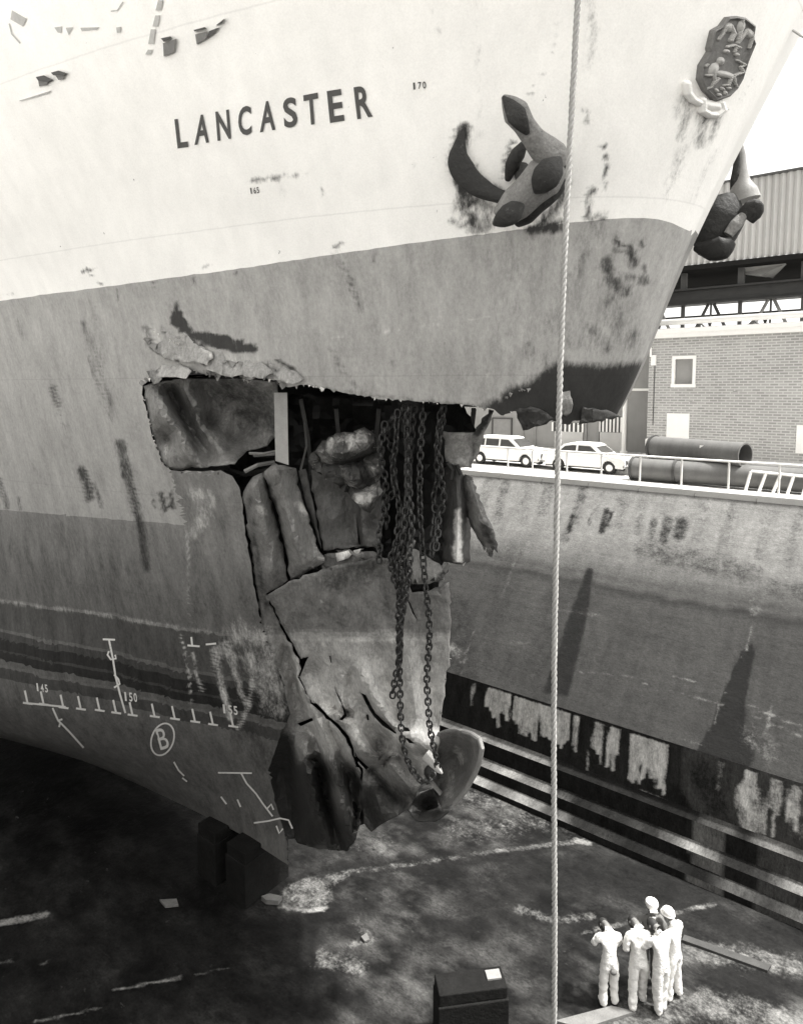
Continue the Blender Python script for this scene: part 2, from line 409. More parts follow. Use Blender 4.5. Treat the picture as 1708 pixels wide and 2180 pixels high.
    # decks and a bulkhead inside the torn bow
    def deck(name, z, a0, a1, m_):
        n = 30; us = np.linspace(0.02, a1, n); s = stem(z) - a0
        us = a0 + us if False else np.linspace(a0, a1, n)
        hb = halfb(us, np.full(n, z)) - .03; aa = stem(z) - us
        top = [(aa[i], PC - hb[i], z) for i in range(n)]; bot = [(aa[i], PC + hb[i], z) for i in range(n)]
        g = G(); v = top + bot; ff = [(i, i + 1, n + i + 1, n + i) for i in range(n - 1)]
        v2 = [(p_[0], p_[1], p_[2] - .06) for p_ in v]; g.add(v, ff); g.add(v2, ff); return obj(name, g, m_, ship)
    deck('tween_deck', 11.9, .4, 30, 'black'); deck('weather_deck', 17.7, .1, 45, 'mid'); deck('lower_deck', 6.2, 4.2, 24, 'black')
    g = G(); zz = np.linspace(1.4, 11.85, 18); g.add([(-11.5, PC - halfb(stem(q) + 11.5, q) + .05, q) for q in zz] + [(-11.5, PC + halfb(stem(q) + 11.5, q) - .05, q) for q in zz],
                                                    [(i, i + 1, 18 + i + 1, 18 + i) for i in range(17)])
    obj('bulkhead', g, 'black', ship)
# dark rust, rubbing marks, weeps and some painted shade on the plating, in picture points
HDK = [
    ('fill', [(990, 268), (984, 300), (980, 330), (990, 338), (1008, 358), (1026, 386), (1044, 402), (1082, 416), (1060, 420), (1030, 412), (1012, 426), (1002, 442), (986, 430), (972, 400), (962, 360), (966, 330), (972, 305), (980, 285)], 9, .6), ([(985, 430), (1000, 460), (1030, 486)], 8, 12, .75), ([(1020, 430), (1050, 450)], 8, 14, .55), ([(1130, 490), (1190, 484)], 7, 9, .9),
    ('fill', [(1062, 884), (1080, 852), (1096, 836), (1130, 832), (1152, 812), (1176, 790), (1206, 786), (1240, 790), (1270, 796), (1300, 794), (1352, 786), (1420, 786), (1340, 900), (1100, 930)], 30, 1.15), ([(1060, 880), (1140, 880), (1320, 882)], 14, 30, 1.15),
    # hawse rub marks round the near anchor, and its shadow painted below it
    ([(990, 275), (975, 320), (968, 350), (985, 400), (1010, 430)], 7, 16, .95), ([(968, 350), (1010, 385), (1040, 405), (1070, 415)], 6, 16, .8),
    ([(975, 380), (985, 430), (1010, 465), (1035, 480)], 3, 14, .75), ([(1010, 420), (1040, 470)], 4, 22, .55), ([(960, 470), (1010, 495), (1040, 490)], 2, 14, .55),
    ([(1090, 300), (1078, 340), (1075, 375)], 4, 8, .8), ([(1150, 480), (1180, 440), (1200, 400), (1206, 390)], 5, 14, .8), ([(1120, 490), (1170, 480), (1190, 470)], 4, 10, .8),
    ([(1285, 310), (1290, 350), (1286, 400)], 1, 7, .8), ([(1245, 240), (1250, 262)], 2, 8, .7), ([(1250, 470), (1252, 420), (1262, 405)], 3, 8, .75), ([(1250, 462), (1285, 464)], 3, 6, .7),
    ([(1135, 185), (1150, 160), (1165, 155)], 1, 8, .5), ([(1130, 210), (1132, 190)], 1, 7, .4),
    ([(1250, 0), (1262, 60), (1258, 140)], 2, 26, .34), ([(1180, 40), (1176, 120)], 1, 14, .3), ([(925, 20), (928, 60)], 1, 8, .4), ([(1015, 0), (1018, 250)], 1, 12, .22),
    # under the crest
    ([(1462, 210), (1450, 290)], 3, 22, .55), ([(1500, 235), (1490, 300)], 6, 22, .55), ([(1530, 240), (1512, 290)], 2, 16, .5), ([(1455, 300), (1420, 420)], 2, 26, .3), ([(1440, 250), (1462, 180)], 2, 14, .4), ([(1520, 320), (1470, 430)], 1, 14, .25),
    ([(1575, 215), (1600, 160), (1612, 130)], .5, 4, .5),
    # small rust by the marks
    ([(530, 390), (560, 383), (600, 379)], 2, 8, .62), ([(615, 377), (660, 373)], 1, 6, .5), ([(600, 385), (610, 410)], 1, 26, .2), ([(686, 405), (690, 420)], 1, 5, .5), ([(265, 446), (272, 448)], 1, 5, .6),
    ([(178, 577), (204, 574)], 1, 5, .7), ([(186, 575), (204, 596), (218, 603)], 1, 5, .6), ([(710, 527), (732, 522)], 1, 5, .75), ([(722, 515), (728, 530)], 1, 5, .7), ([(428, 568), (440, 566)], .5, 4, .6), ([(18, 628), (28, 627)], 1, 4, .6), ([(876, 350), (884, 352)], 1, 6, .5),
    ([(340, 545), (342, 585)], .5, 4, .25), ([(200, 640), (210, 700)], 1, 10, .3),
    # bow streaks on the grey, and broad strokes painting in the flare's shade
    ([(1270, 480), (1240, 560), (1200, 660)], 8, 50, .30), ([(1110, 500), (1090, 600)], 10, 60, .24), ([(1310, 505), (1318, 530)], 3, 10, .75), ([(1340, 530), (1350, 560)], 5, 12, .8), ([(1362, 505), (1366, 530)], 2, 7, .7),
    ([(1290, 560), (1300, 600), (1330, 620)], 8, 16, .7), ([(1330, 590), (1375, 600)], 4, 12, .6), ([(1300, 640), (1310, 680), (1340, 720)], 12, 40, .45), ([(1260, 700), (1290, 740)], 6, 20, .5), ([(1370, 560), (1374, 600)], 2, 8, .6), ([(1200, 600), (1190, 700)], 10, 40, .3),
    ([(1210, 725), (1250, 740)], 8, 30, .35), ([(1120, 740), (1180, 780)], 8, 40, .35),
    ([(1120, 560), (1150, 700)], 60, 120, .2), ([(1250, 520), (1330, 700)], 30, 60, .24), ([(990, 440), (1030, 470)], 16, 26, .5),
    # weeps on the grey topsides
    ([(720, 545), (745, 600), (765, 660)], 3, 16, .5), ([(250, 610), (255, 640)], 1, 6, .6), ([(410, 588), (418, 605)], 1, 6, .6), ([(500, 580), (507, 597)], 1, 5, .6), ([(330, 602), (335, 612)], 2, 5, .7), ([(795, 535), (798, 560)], 1, 6, .5),
    ([(40, 680), (48, 720)], 1, 8, .45), ([(180, 690), (210, 760), (235, 850), (238, 890)], 3, 12, .45), ([(192, 760), (205, 800), (225, 880)], 2, 8, .4), ([(113, 825), (122, 860)], 3, 10, .75), ([(115, 860), (140, 910)], 1, 9, .4),
    ([(256, 945), (272, 1000), (290, 1080), (305, 1160), (310, 1210)], 6, 10, .7), ([(262, 945), (268, 1010)], 6, 6, .75), ([(175, 1002), (188, 1060)], 7, 8, .7), ([(200, 1030), (215, 1080)], 2, 8, .6), ([(345, 1050), (350, 1085)], 4, 5, .8), ([(364, 1050), (366, 1080)], 3, 5, .75), ([(325, 1065), (328, 1080)], 1, 5, .7), ([(0, 1020), (15, 1080)], 3, 8, .65), ([(40, 1060), (45, 1085)], 2, 7, .5),
    ([(80, 1000), (100, 1030)], 1, 14, .35), ([(700, 740), (735, 800), (770, 835)], 2, 10, .35), ([(860, 700), (890, 760)], 2, 14, .2), ([(830, 770), (838, 775)], 2, 6, .5), ([(640, 570), (660, 640)], 3, 20, .18), ([(560, 640), (552, 690)], 4, 30, .2),
    # gouge above the tear
    ('fill', [(374, 643), (382, 655), (397, 688), (412, 706), (470, 714), (500, 722), (544, 738), (542, 752), (500, 748), (440, 736), (414, 722), (398, 708), (380, 702), (366, 690)], 4, 1.),
    ([(312, 700), (322, 735), (345, 752)], 4, 7, .85), ([(345, 700), (360, 720), (395, 728)], 2, 7, .8), ([(395, 722), (430, 745), (445, 770), (452, 790)], 3, 7, .85), ([(470, 770), (500, 800), (520, 815)], 4, 8, .85), ([(440, 755), (452, 770)], 4, 8, .8), ([(590, 765), (630, 790)], 1, 7, .8), ([(515, 790), (560, 785)], 7, 10, .8), ([(345, 745), (380, 770)], 2, 8, .55),
    ([(330, 795), (420, 800), (520, 812)], 3, 16, .6), ([(640, 822), (860, 850), (1030, 866)], 1, 8, .5), ([(1040, 868), (1120, 830), (1160, 790)], 3, 12, .7),
    # lower body
    ([(0, 1180), (300, 1260)], 10, 70, .28), ([(420, 1150), (430, 1300)], 8, 30, .3), ([(130, 1130), (260, 1220)], 14, 40, .3), ([(520, 1560), (560, 1620)], 14, 30, .5), ([(0, 1572), (300, 1662), (600, 1770)], 8, 20, .3),
]
HLT = [
    ([(455, 1380), (470, 1450), (490, 1530)], 3, 8, .62), ([(480, 1370), (500, 1440), (520, 1500)], 2, 10, .6), ([(465, 1385), (500, 1400)], 6, 12, .5), ([(410, 1390), (420, 1440), (430, 1470)], 2, 5, .6), ([(385, 1350), (400, 1420), (408, 1500)], 1, 3, .6), ([(540, 1440), (530, 1500), (505, 1550)], 2, 8, .55), ([(395, 1130), (400, 1200), (405, 1330)], 1, 7, .38), ([(430, 1080), (410, 1140)], 5, 22, .35),
    ([(420, 1050), (445, 1062), (430, 1110)], 8, 20, .42), ([(0, 1280), (200, 1306), (450, 1348)], 2, 8, .34), ([(700, 720), (850, 702), (1060, 672)], .5, 3, .42), ([(1036, 780), (1042, 850)], 1, 4, .42), ([(318, 712), (345, 725), (400, 745)], 10, 18, .38), ([(420, 750), (470, 765), (540, 770)], 8, 16, .36), ([(1100, 700), (1105, 760)], 1, 8, .2), ([(1120, 640), (1136, 700)], 1, 5, .35), ([(1300, 500), (1230, 620)], 2, 30, .2),
    ([(505, 1350), (560, 1365), (590, 1420)], 10, 40, .45), ([(540, 1400), (590, 1500)], 12, 40, .42), ([(1010, 300), (1020, 280)], 3, 14, .5), ([(1020, 470), (1040, 500)], 3, 8, .6),
]
build_hull()

# ------------------------------------------------------------------ painted marks on the hull
def ribbon(lines, wd, name, parent=ship, m_='mark', step=9, off=.012, surf=onhull):
    g = G()
    for l in lines:
        l = np.array(dense([(a, b) for a, b in l], step)); d = np.gradient(l, axis=0); d /= np.hypot(d[:, 0], d[:, 1])[:, None] + 1e-9
        nrm = np.stack([-d[:, 1], d[:, 0]], -1) * wd / 2; L = l + nrm; R = l - nrm
        va = surf(L[:, 0], L[:, 1], off); vb = surf(R[:, 0], R[:, 1], off); n = len(l)
        g.add(list(va) + list(vb), [(i, i + 1, n + i + 1, n + i) for i in range(n - 1)])
    return obj(name, g, m_, parent)
def glyph(ch, bold=.012):
    cu = bpy.data.curves.new('t', 'FONT'); cu.body = ch; cu.offset = bold; cu.resolution_u = 4; cu.fill_mode = 'FRONT'
    o = bpy.data.objects.new('t', cu); COL.objects.link(o); bpy.context.view_layer.update()
    me = o.to_mesh(); v = np.array([q.co[:2] for q in me.vertices]); f = [tuple(p_.vertices) for p_ in me.polygons]; o.to_mesh_clear()
    bpy.data.objects.remove(o); bpy.data.curves.remove(cu); return v, f
def lettering(items, name, m_, bold=.012, parent=ship, off=.012, surf=onhull):
    """items: (character, bottom-left, bottom-right, top-left) in picture points"""
    g = G()
    for ch, bl, br, tl in items:
        v, f = glyph(ch, bold); v = (v - v.min(0)) / (v.max(0) - v.min(0)); bl, br, tl = map(np.array, (bl, br, tl))
        q = bl + v[:, :1] * (br - bl) + v[:, 1:] * (tl - bl); g.add(surf(q[:, 0], q[:, 1], off), f)
    return obj(name, g, m_, parent)
def word(s, x0, y0, x1, y1, h, slant=0., gap=.28):
    n = len(s); out = []; e = np.array([x1 - x0, y1 - y0]) / n
    for i, ch in enumerate(s):
        b = np.array([x0, y0]) + e * (i + gap / 2); r = np.array([x0, y0]) + e * (i + 1 - gap / 2)
        if ch == '1': r = b + (r - b) * .55
        out.append((ch, b, r, b + np.array([slant, -h])))
    return out
NAME = [('L', (378, 316), (401, 313), (371, 254)), ('A', (414, 309), (445, 303), (414, 247)), ('N', (463, 300), (492, 295), (458, 238)), ('C', (508, 290), (536, 286), (506, 228)),
        ('A', (553, 282), (586, 276), (552, 218)), ('S', (605, 274), (634, 269), (601, 210)), ('T', (650, 268), (681, 262), (645, 203)), ('E', (702, 262), (733, 257), (695, 194)), ('R', (760, 254), (793, 248), (752, 186))]
lettering(NAME, 'name_lettering', 'letter', .026)
lettering(word('170', 878, 191, 908, 188, 15, -1), 'frame_number', 'letter', .02); lettering(word('165', 533, 413, 553, 411, 13, -2), 'frame_number', 'letter', .02)
for s, a in (('145', (78, 1471, 104, 1475, 17, -2)), ('150', (265, 1492, 294, 1495, 19, -2)), ('155', (474, 1518, 508, 1523, 19, -2))):
    lettering(word(s, *a), 'draft_number', 'mark', .02)
ticks = []
for (x, y) in [(60, 1497), (94, 1499), (136, 1506), (173, 1509), (213, 1512), (248, 1517), (283, 1522), (330, 1525), (373, 1530), (416, 1536), (454, 1542), (497, 1546)]:
    ticks += [[(x - 11, y - 1), (x + 10, y + 2)], [(x - 1, y), (x - 7, y - 27)]]
for i in range(0, len(ticks), 2): ribbon(ticks[i:i + 2], 4.2, 'draft_mark')
SURV = ([[(49, 1496), (140, 1505)], [(219, 1361), (245, 1362)], [(232, 1362), (240, 1400), (246, 1440), (256, 1480), (267, 1518)], [(232, 1386), (229, 1394), (236, 1404), (247, 1402), (245, 1394)], [(243, 1436), (252, 1446), (255, 1456), (243, 1464)],
        [(112, 1507), (124, 1534), (146, 1556), (178, 1592)], [(124, 1534), (133, 1531)], [(128, 1540), (126, 1548)], [(399, 1374), (425, 1376)], [(407, 1356), (409, 1374)], [(438, 1372), (460, 1370)]])
for l in SURV: ribbon([l], 4, 'survey_line')
ribbon([[(346 + 24 * math.cos(t) - 6 * math.sin(t), 1574 + 34 * math.sin(t)) for t in np.linspace(0, 2 * math.pi, 40)]], 3.6, 'thruster_ring', step=3)
lettering([('B', (342, 1597), (362, 1592), (330, 1553))], 'thruster_letter', 'mark', .005)
for l in ([[(464, 1645), (536, 1646)], [(513, 1646), (525, 1668), (545, 1690), (560, 1712), (580, 1738)], [(370, 1622), (380, 1640), (392, 1652)], [(388, 1656), (398, 1664)], [(470, 1696), (482, 1712)], [(505, 1702), (512, 1718)], [(568, 1722), (577, 1712), (582, 1724)], [(540, 1752), (570, 1748), (596, 1742), (614, 1746), (622, 1764)], [(588, 1758), (594, 1774), (602, 1764)]]): ribbon([l], 3.4, 'survey_line')

# ------------------------------------------------------------------ crushed and torn plates of the bow
BASE = np.array([(530, 1020, 7.2), (545, 1200, 7.7), (590, 1400, 8.5), (640, 1600, 8.9), (690, 1790, 9.1), (700, 1050, 8.0), (700, 1250, 8.05), (570, 1265, 7.9), (930, 1190, 8.5),
                 (950, 1390, 8.8), (650, 1400, 8.3), (940, 1520, 9.0), (850, 1560, 8.6), (760, 1600, 8.6), (750, 1800, 9.0), (860, 1720, 9.0), (1000, 1640, 9.3), (600, 850, 7.3), (950, 900, 8.6), (350, 900, 6.5), (450, 950, 6.8), (1050, 1150, 9.2), (1000, 1000, 9.0)], float)
def rbf(ctrl, q, lin=1.):
    c = np.array(ctrl, float); n = len(c)
    d = np.hypot(c[:, None, 0] - c[None, :, 0], c[:, None, 1] - c[None, :, 1]); A = np.zeros((n + 1, n + 1)); A[:n, :n] = np.sqrt(d * d + 49) + np.eye(n) * .02; A[n, :n] = A[:n, n] = 1
    k = np.linalg.lstsq(A, np.append(c[:, 2], 0), rcond=None)[0]
    e = np.hypot(q[:, None, 0] - c[None, :, 0], q[:, None, 1] - c[None, :, 1]); return np.sqrt(e * e + 49) @ k[:n] + k[n]
def base(q): return rbf(BASE, np.asarray(q, float)[:, :2])
def sheet(name, poly, tone, inner=(), creases=(), parent=ship, m_='plate', thick=.02, step=8, jag=1.8, dk=(), lt=(), absolute=False, rough=.01, label=None, smooth=True, hull=False, crump=.035, fold=(.030, .009), cuts=()):
    """a bent plate: outline and folds given as (x, y, depth offset from the crushed face)"""
    def fix(L):
        out = []
        for q in L:
            if isinstance(q[2], str):
                hp = hullhit([q[0]], [q[1]])[0, 1]; q = (q[0], q[1], hp + float(q[2][1:]) - (0 if hull else base([q[:2]])[0]))
                if hull: q = (q[0], q[1], float(0))
            out.append(q)
        return out
    poly = fix(poly); creases = [fix(c) for c in creases]; inner = fix(inner)
    bd = dense(poly, 10, True, jag); cr = [dense(c, 12) for c in creases]
    ctrl = [q for q in dense(poly, 28, True)] + [np.array(q, float) for q in inner] + [q for c in creases for q in dense(c, 13)]
    cc = []; seen = set()
    for q in ctrl:
        k = (round(q[0] / 3), round(q[1] / 3))
        if k not in seen: seen.add(k); cc.append(q)
    b2 = np.array([q[:2] for q in bd]); lo, hi = b2.min(0), b2.max(0)
    gx, gy = np.meshgrid(np.arange(lo[0], hi[0], step), np.arange(lo[1], hi[1], step)); gp = np.stack([gx.ravel(), gy.ravel()], -1) + rng.uniform(-1.5, 1.5, (gx.size, 2))
    gp = gp[inpoly(gp, b2)]; allc = [np.vstack([b2, b2[:1]])] + [np.array([q[:2] for q in c]) for c in cr]
    for l in allc: gp = gp[segdist(gp, l) > step * .45]
    V = list(b2); E_ = [(i, (i + 1) % len(b2)) for i in range(len(b2))]
    for c in allc[1:]:
        n0 = len(V); V += list(c); E_ += [(n0 + i, n0 + i + 1) for i in range(len(c) - 1)]
    for c in cuts:
        c2 = np.array(dense(c, 7, True)); n0 = len(V); gp = gp[segdist(gp, np.vstack([c2, c2[:1]])) > 2.5]; V += list(c2); E_ += [(n0 + i, n0 + (i + 1) % len(c2)) for i in range(len(c2))]
    V += list(gp)
    vo, eo, fo, _, _, _ = delaunay_2d_cdt([Vector((float(a[0]), float(a[1]))) for a in V], E_, [], 0, 1e-4, False)
    v = np.array([tuple(q) for q in vo]); f = np.array(fo); f = f[inpoly(v[f].mean(1), b2)]
    for c in cuts: f = f[~inpoly(v[f].mean(1), np.array(c, float))]
    d = rbf(cc, v); p_ = d + (hullhit(v[:, 0], v[:, 1])[:, 1] if hull else base(v))
    p_ = p_ + rough * np.array([3.5 * noise.noise((a * .018, b * .018, 3.3)) + 1.6 * noise.noise((a * .05, b * .05, 7.1)) for a, b in v]) + rough * rng.normal(0, .12, len(v))
    if crump:
        ph = rng.uniform(0, 50); p_ = p_ + crump * np.array([2 * abs(noise.noise(((a + .12 * b) * fold[0], b * fold[1], ph))) + .8 * abs(noise.noise((a * .07, b * .03, ph + 9))) for a, b in v])
    v3 = P(v[:, 0], v[:, 1], p=p_)
    me = bpy.data.meshes.new(name); off = np.array(root_of(parent)) if parent is not None else np.zeros(3)
    me.from_pydata((v3 - off).tolist(), [], f.tolist()); me.materials.append(M[m_])
    if smooth: me.polygons.foreach_set('use_smooth', [True] * len(f))
    bm = bmesh.new(); bm.from_mesh(me)
    for e_ in bm.edges:
        if len(e_.link_faces) == 2 and e_.calc_face_angle(0) > math.radians(17): e_.smooth = False
    bm.to_mesh(me); bm.free()
    cq = v[f].mean(1); tf = tone(cq) if callable(tone) else np.full(len(f), float(tone))
    paint(me, v, tf, list(dk), list(lt))  # dk also darkens folds and hollows: crease shade put into the colour
    o = bpy.data.objects.new(name, me); COL.objects.link(o); o.parent = parent
    s = o.modifiers.new('thickness', 'SOLIDIFY'); s.thickness = thick; s.offset = 0
    if label: o['label'] = label
    return o
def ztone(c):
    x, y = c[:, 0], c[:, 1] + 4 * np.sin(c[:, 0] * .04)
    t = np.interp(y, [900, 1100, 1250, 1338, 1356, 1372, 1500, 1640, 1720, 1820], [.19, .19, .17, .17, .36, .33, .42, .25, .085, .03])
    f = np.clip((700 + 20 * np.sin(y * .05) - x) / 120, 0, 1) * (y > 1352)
    return t * (1 - f) + f * np.minimum(t, np.interp(y, [1352, 1450, 1540, 1620], [.3, .26, .14, .04]))  # lower left driven near black: shade put into the tone

# plating bent inwards at the back of the hole
sheet('torn_plate', [(306, 822, 'h0'), (332, 815, 'h.12'), (420, 800, .3), (500, 804, .4), (592, 812, .55), (594, 930, .8), (560, 952, .7), (525, 960, .55), (500, 988, .12), (430, 996, 'h.04'), (374, 1000, 'h0'), (346, 986, 'h0'), (331, 950, 'h0'), (317, 890, 'h0')], .21,
      inner=[(440, 900, .75), (520, 900, .95), (360, 930, .25)], creases=[[(345, 830, .05), (370, 885, .0), (396, 925, .02), (426, 985, .04)], [(358, 836, .42), (384, 886, .48), (412, 928, .44), (442, 975, .3)], [(392, 826, .2), (418, 880, .28), (446, 925, .3), (476, 962, .3)], [(440, 815, .6), (470, 870, .8), (492, 930, .7)]],
      dk=[([(380, 870), (398, 925), (420, 960)], 3, 10, .55), ([(400, 850), (440, 930)], 4, 16, .4), ([(500, 840), (590, 900)], 20, 60, .6)], lt=[([(350, 930), (356, 975)], 1, 4, .5), ([(440, 950), (460, 935)], 8, 22, .3)], label='inward bent plate behind the tear')
# folds standing below the hole
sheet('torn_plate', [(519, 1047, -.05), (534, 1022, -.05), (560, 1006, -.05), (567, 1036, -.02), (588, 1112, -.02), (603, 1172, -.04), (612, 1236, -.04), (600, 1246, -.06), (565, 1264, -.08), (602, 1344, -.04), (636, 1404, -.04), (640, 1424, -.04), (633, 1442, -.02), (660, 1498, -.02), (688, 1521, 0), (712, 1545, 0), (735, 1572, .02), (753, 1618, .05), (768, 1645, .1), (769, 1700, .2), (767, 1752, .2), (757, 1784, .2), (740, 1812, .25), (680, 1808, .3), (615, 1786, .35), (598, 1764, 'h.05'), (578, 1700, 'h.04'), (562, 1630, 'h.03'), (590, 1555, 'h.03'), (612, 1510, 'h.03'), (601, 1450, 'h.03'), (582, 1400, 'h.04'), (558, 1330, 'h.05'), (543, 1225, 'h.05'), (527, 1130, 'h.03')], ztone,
      inner=[(590, 1300, -.05), (600, 1380, -.02)], creases=[[(548, 1030, -.26), (568, 1130, -.24), (580, 1225, -.2), (590, 1300, -.12)],
                                        [(606, 1580, .15), (602, 1640, .4), (612, 1710, .5), (628, 1780, .5)], [(632, 1590, -.12), (645, 1660, -.2), (665, 1730, -.18), (690, 1786, .0)], [(664, 1620, .3), (685, 1690, .45), (708, 1750, .45), (722, 1796, .4)], [(700, 1590, -.1), (725, 1650, -.2), (742, 1720, -.15), (745, 1780, .05)],
                                        [(612, 1380, .12), (636, 1460, .22), (655, 1520, .24), (676, 1590, .25)], [(640, 1452, -.08), (680, 1540, -.12), (712, 1600, -.12)], [(700, 1545, .12), (735, 1620, .16)], [(618, 1560, .1), (626, 1640, .25), (650, 1740, .3)], [(655, 1580, -.1), (676, 1680, -.05), (700, 1780, .1)], [(680, 1590, .2), (702, 1670, .25)], [(720, 1610, .2), (740, 1690, .22), (752, 1760, .28)]],
      dk=[([(560, 1570), (595, 1730), (640, 1790), (740, 1804)], 26, 40, 1.3), ([(585, 1590), (625, 1720)], 22, 30, 1.3), ([(650, 1640), (700, 1760)], 10, 26, .95), ([(700, 1640), (764, 1670)], 12, 34, .7), ([(530, 1060), (548, 1180), (566, 1290)], 3, 8, .6), ([(590, 1120), (604, 1200)], 2, 8, .5)], lt=[([(628, 1420), (656, 1510), (700, 1580)], 10, 30, .55), ([(560, 1335), (640, 1350)], 3, 7, .4), ([(553, 1082), (560, 1090)], 6, 8, .6), ([(742, 1720), (752, 1690), (748, 1738)], 1, 3, .6)], label='long folded plate running down to the keel',  # heavy dk along the foot paints its black shadow
      cuts=[[(632, 1540), (664, 1528), (668, 1533), (640, 1546)]])
sheet('torn_plate', [(563, 1004, -.14), (584, 986, -.12), (630, 997, -.05), (638, 1045, 0), (650, 1085, 0), (675, 1165, 0), (692, 1195, 0), (668, 1210, -.02), (626, 1231, -.02), (618, 1234, -.04), (609, 1168, -.08), (594, 1108, -.1), (572, 1034, -.12)], .2,
      inner=[(610, 1060, -.3), (640, 1150, -.28)], creases=[[(590, 1000, -.36), (608, 1080, -.38), (630, 1160, -.34), (644, 1200, -.2)], [(612, 996, -.14), (632, 1080, -.12), (656, 1160, -.1)]], lt=[([(632, 1076), (648, 1090)], 5, 9, .6), ([(660, 1120), (668, 1126)], 3, 6, .6)], dk=[([(572, 1030), (594, 1105), (612, 1200)], 2, 7, .8), ([(634, 1000), (668, 1120)], 3, 10, .6), ([(600, 1000), (640, 1010)], 6, 20, .4)], label='upright rounded fold of plate')
sheet('torn_plate', [(662, 1000, .3), (696, 1012, .3), (736, 1036, .35), (812, 1060, .45), (812, 1164, .3), (760, 1166, .28), (688, 1172, .2), (672, 1072, .25)], .11, creases=[[(752, 1050, .36), (760, 1110, .36), (767, 1164, .34)], [(762, 1050, .2), (770, 1110, .2), (776, 1160, .2)]], inner=[(720, 1100, .26), (790, 1110, .42)], dk=[([(820, 1060), (820, 1160)], 6, 12, .6), ([(764, 1060), (770, 1160)], 1, 5, .7)], cuts=[[(756, 1090), (760, 1110), (768, 1160), (763, 1160)]])
sheet('torn_plate', [(636, 1002, .3), (650, 998, .3), (668, 1080, .3), (684, 1168, .25), (664, 1110, .3), (648, 1060, .3)], .12, jag=.6)
# broad plate with the raised corner, crumpled towards the forefoot
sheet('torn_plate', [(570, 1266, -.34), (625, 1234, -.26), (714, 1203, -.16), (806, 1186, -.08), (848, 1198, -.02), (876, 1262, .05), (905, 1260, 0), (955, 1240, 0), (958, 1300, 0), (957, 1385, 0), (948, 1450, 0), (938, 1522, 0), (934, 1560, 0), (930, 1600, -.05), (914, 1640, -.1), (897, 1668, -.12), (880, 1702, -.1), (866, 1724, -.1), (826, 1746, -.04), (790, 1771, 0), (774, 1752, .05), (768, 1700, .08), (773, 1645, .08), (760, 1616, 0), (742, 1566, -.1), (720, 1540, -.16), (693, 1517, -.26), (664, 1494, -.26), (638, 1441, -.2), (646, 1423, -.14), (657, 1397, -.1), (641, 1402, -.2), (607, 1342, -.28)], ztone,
      inner=[(720, 1300, -.14), (760, 1370, -.06), (840, 1620, -.15), (800, 1720, -.1)],
      creases=[[(806, 1206, -.02), (826, 1290, .04), (842, 1340, .04)], [(700, 1430, -.06), (716, 1480, -.12), (728, 1520, -.3)], [(742, 1440, .06), (750, 1490, .04), (762, 1540, .06)], [(725, 1400, -.14), (738, 1460, -.02), (742, 1510, 0)],
               [(756, 1400, -.1), (770, 1450, -.2), (800, 1500, -.22), (836, 1545, -.26)], [(780, 1500, .1), (806, 1540, .18), (836, 1570, .2)], [(810, 1400, .06), (828, 1460, .12), (850, 1530, .05)], [(866, 1380, -.06), (876, 1450, -.12), (886, 1530, -.2)], [(904, 1400, .08), (914, 1480, .08), (920, 1540, .02)],
               [(790, 1640, .26), (812, 1668, .32), (838, 1700, .26), (862, 1720, .0)], [(764, 1560, -.08), (790, 1596, -.18), (830, 1626, -.24), (872, 1676, -.2)], [(720, 1510, -.06), (760, 1548, -.02), (800, 1600, .12), (820, 1620, .1)], [(850, 1566, -.26), (874, 1580, -.34), (902, 1590, -.32)], [(850, 1604, .12), (872, 1622, .14), (892, 1646, .1)], [(800, 1690, -.12), (812, 1730, -.14)], [(782, 1670, .12), (786, 1720, .14), (792, 1755, .1)], [(664, 1430, -.02), (690, 1490, -.1)]],
      dk=[([(710, 1230), (800, 1200), (850, 1230)], 12, 40, .6), ([(805, 1200), (835, 1330)], 4, 14, .5), ([(790, 1640), (830, 1690), (862, 1716)], 4, 14, .9), ([(795, 1592), (840, 1604)], 8, 22, .7), ([(780, 1690), (800, 1755)], 14, 30, .8), ([(840, 1690), (880, 1700)], 8, 26, .6), ([(856, 1552), (880, 1580)], 2, 7, .6), ([(690, 1330), (780, 1300)], 20, 60, .25)],
      lt=[([(600, 1362), (955, 1362)], 3, 7, .4), ([(700, 1500), (760, 1560), (830, 1590)], 12, 26, .55), ([(850, 1565), (930, 1575)], 10, 20, .75), ([(880, 1600), (905, 1630)], 8, 14, .6), ([(690, 1450), (930, 1470)], 24, 50, .3)],
      cuts=[[(710, 1459), (721, 1480), (735, 1512), (738, 1525), (728, 1535), (720, 1532), (731, 1521), (727, 1501), (717, 1480)], [(767, 1474), (779, 1479), (791, 1502), (800, 1518), (825, 1541), (845, 1560), (840, 1563), (812, 1545), (795, 1527), (784, 1510), (774, 1490)], [(752, 1590), (761, 1611), (785, 1633), (780, 1640), (764, 1625), (756, 1610)],
            [(854, 1545), (868, 1549), (873, 1557), (861, 1557)], [(857, 1567), (872, 1573), (885, 1585), (870, 1583)], [(863, 1269), (873, 1284), (890, 1326), (877, 1306)], [(779, 1521), (784, 1520), (786, 1534), (781, 1534)], [(700, 1395), (704, 1396), (707, 1412), (703, 1411)], [(903, 1634), (918, 1628), (930, 1640), (922, 1656), (908, 1650)]], jag=1.5, label='broad plate with a raised torn corner, crumpled towards the forefoot')
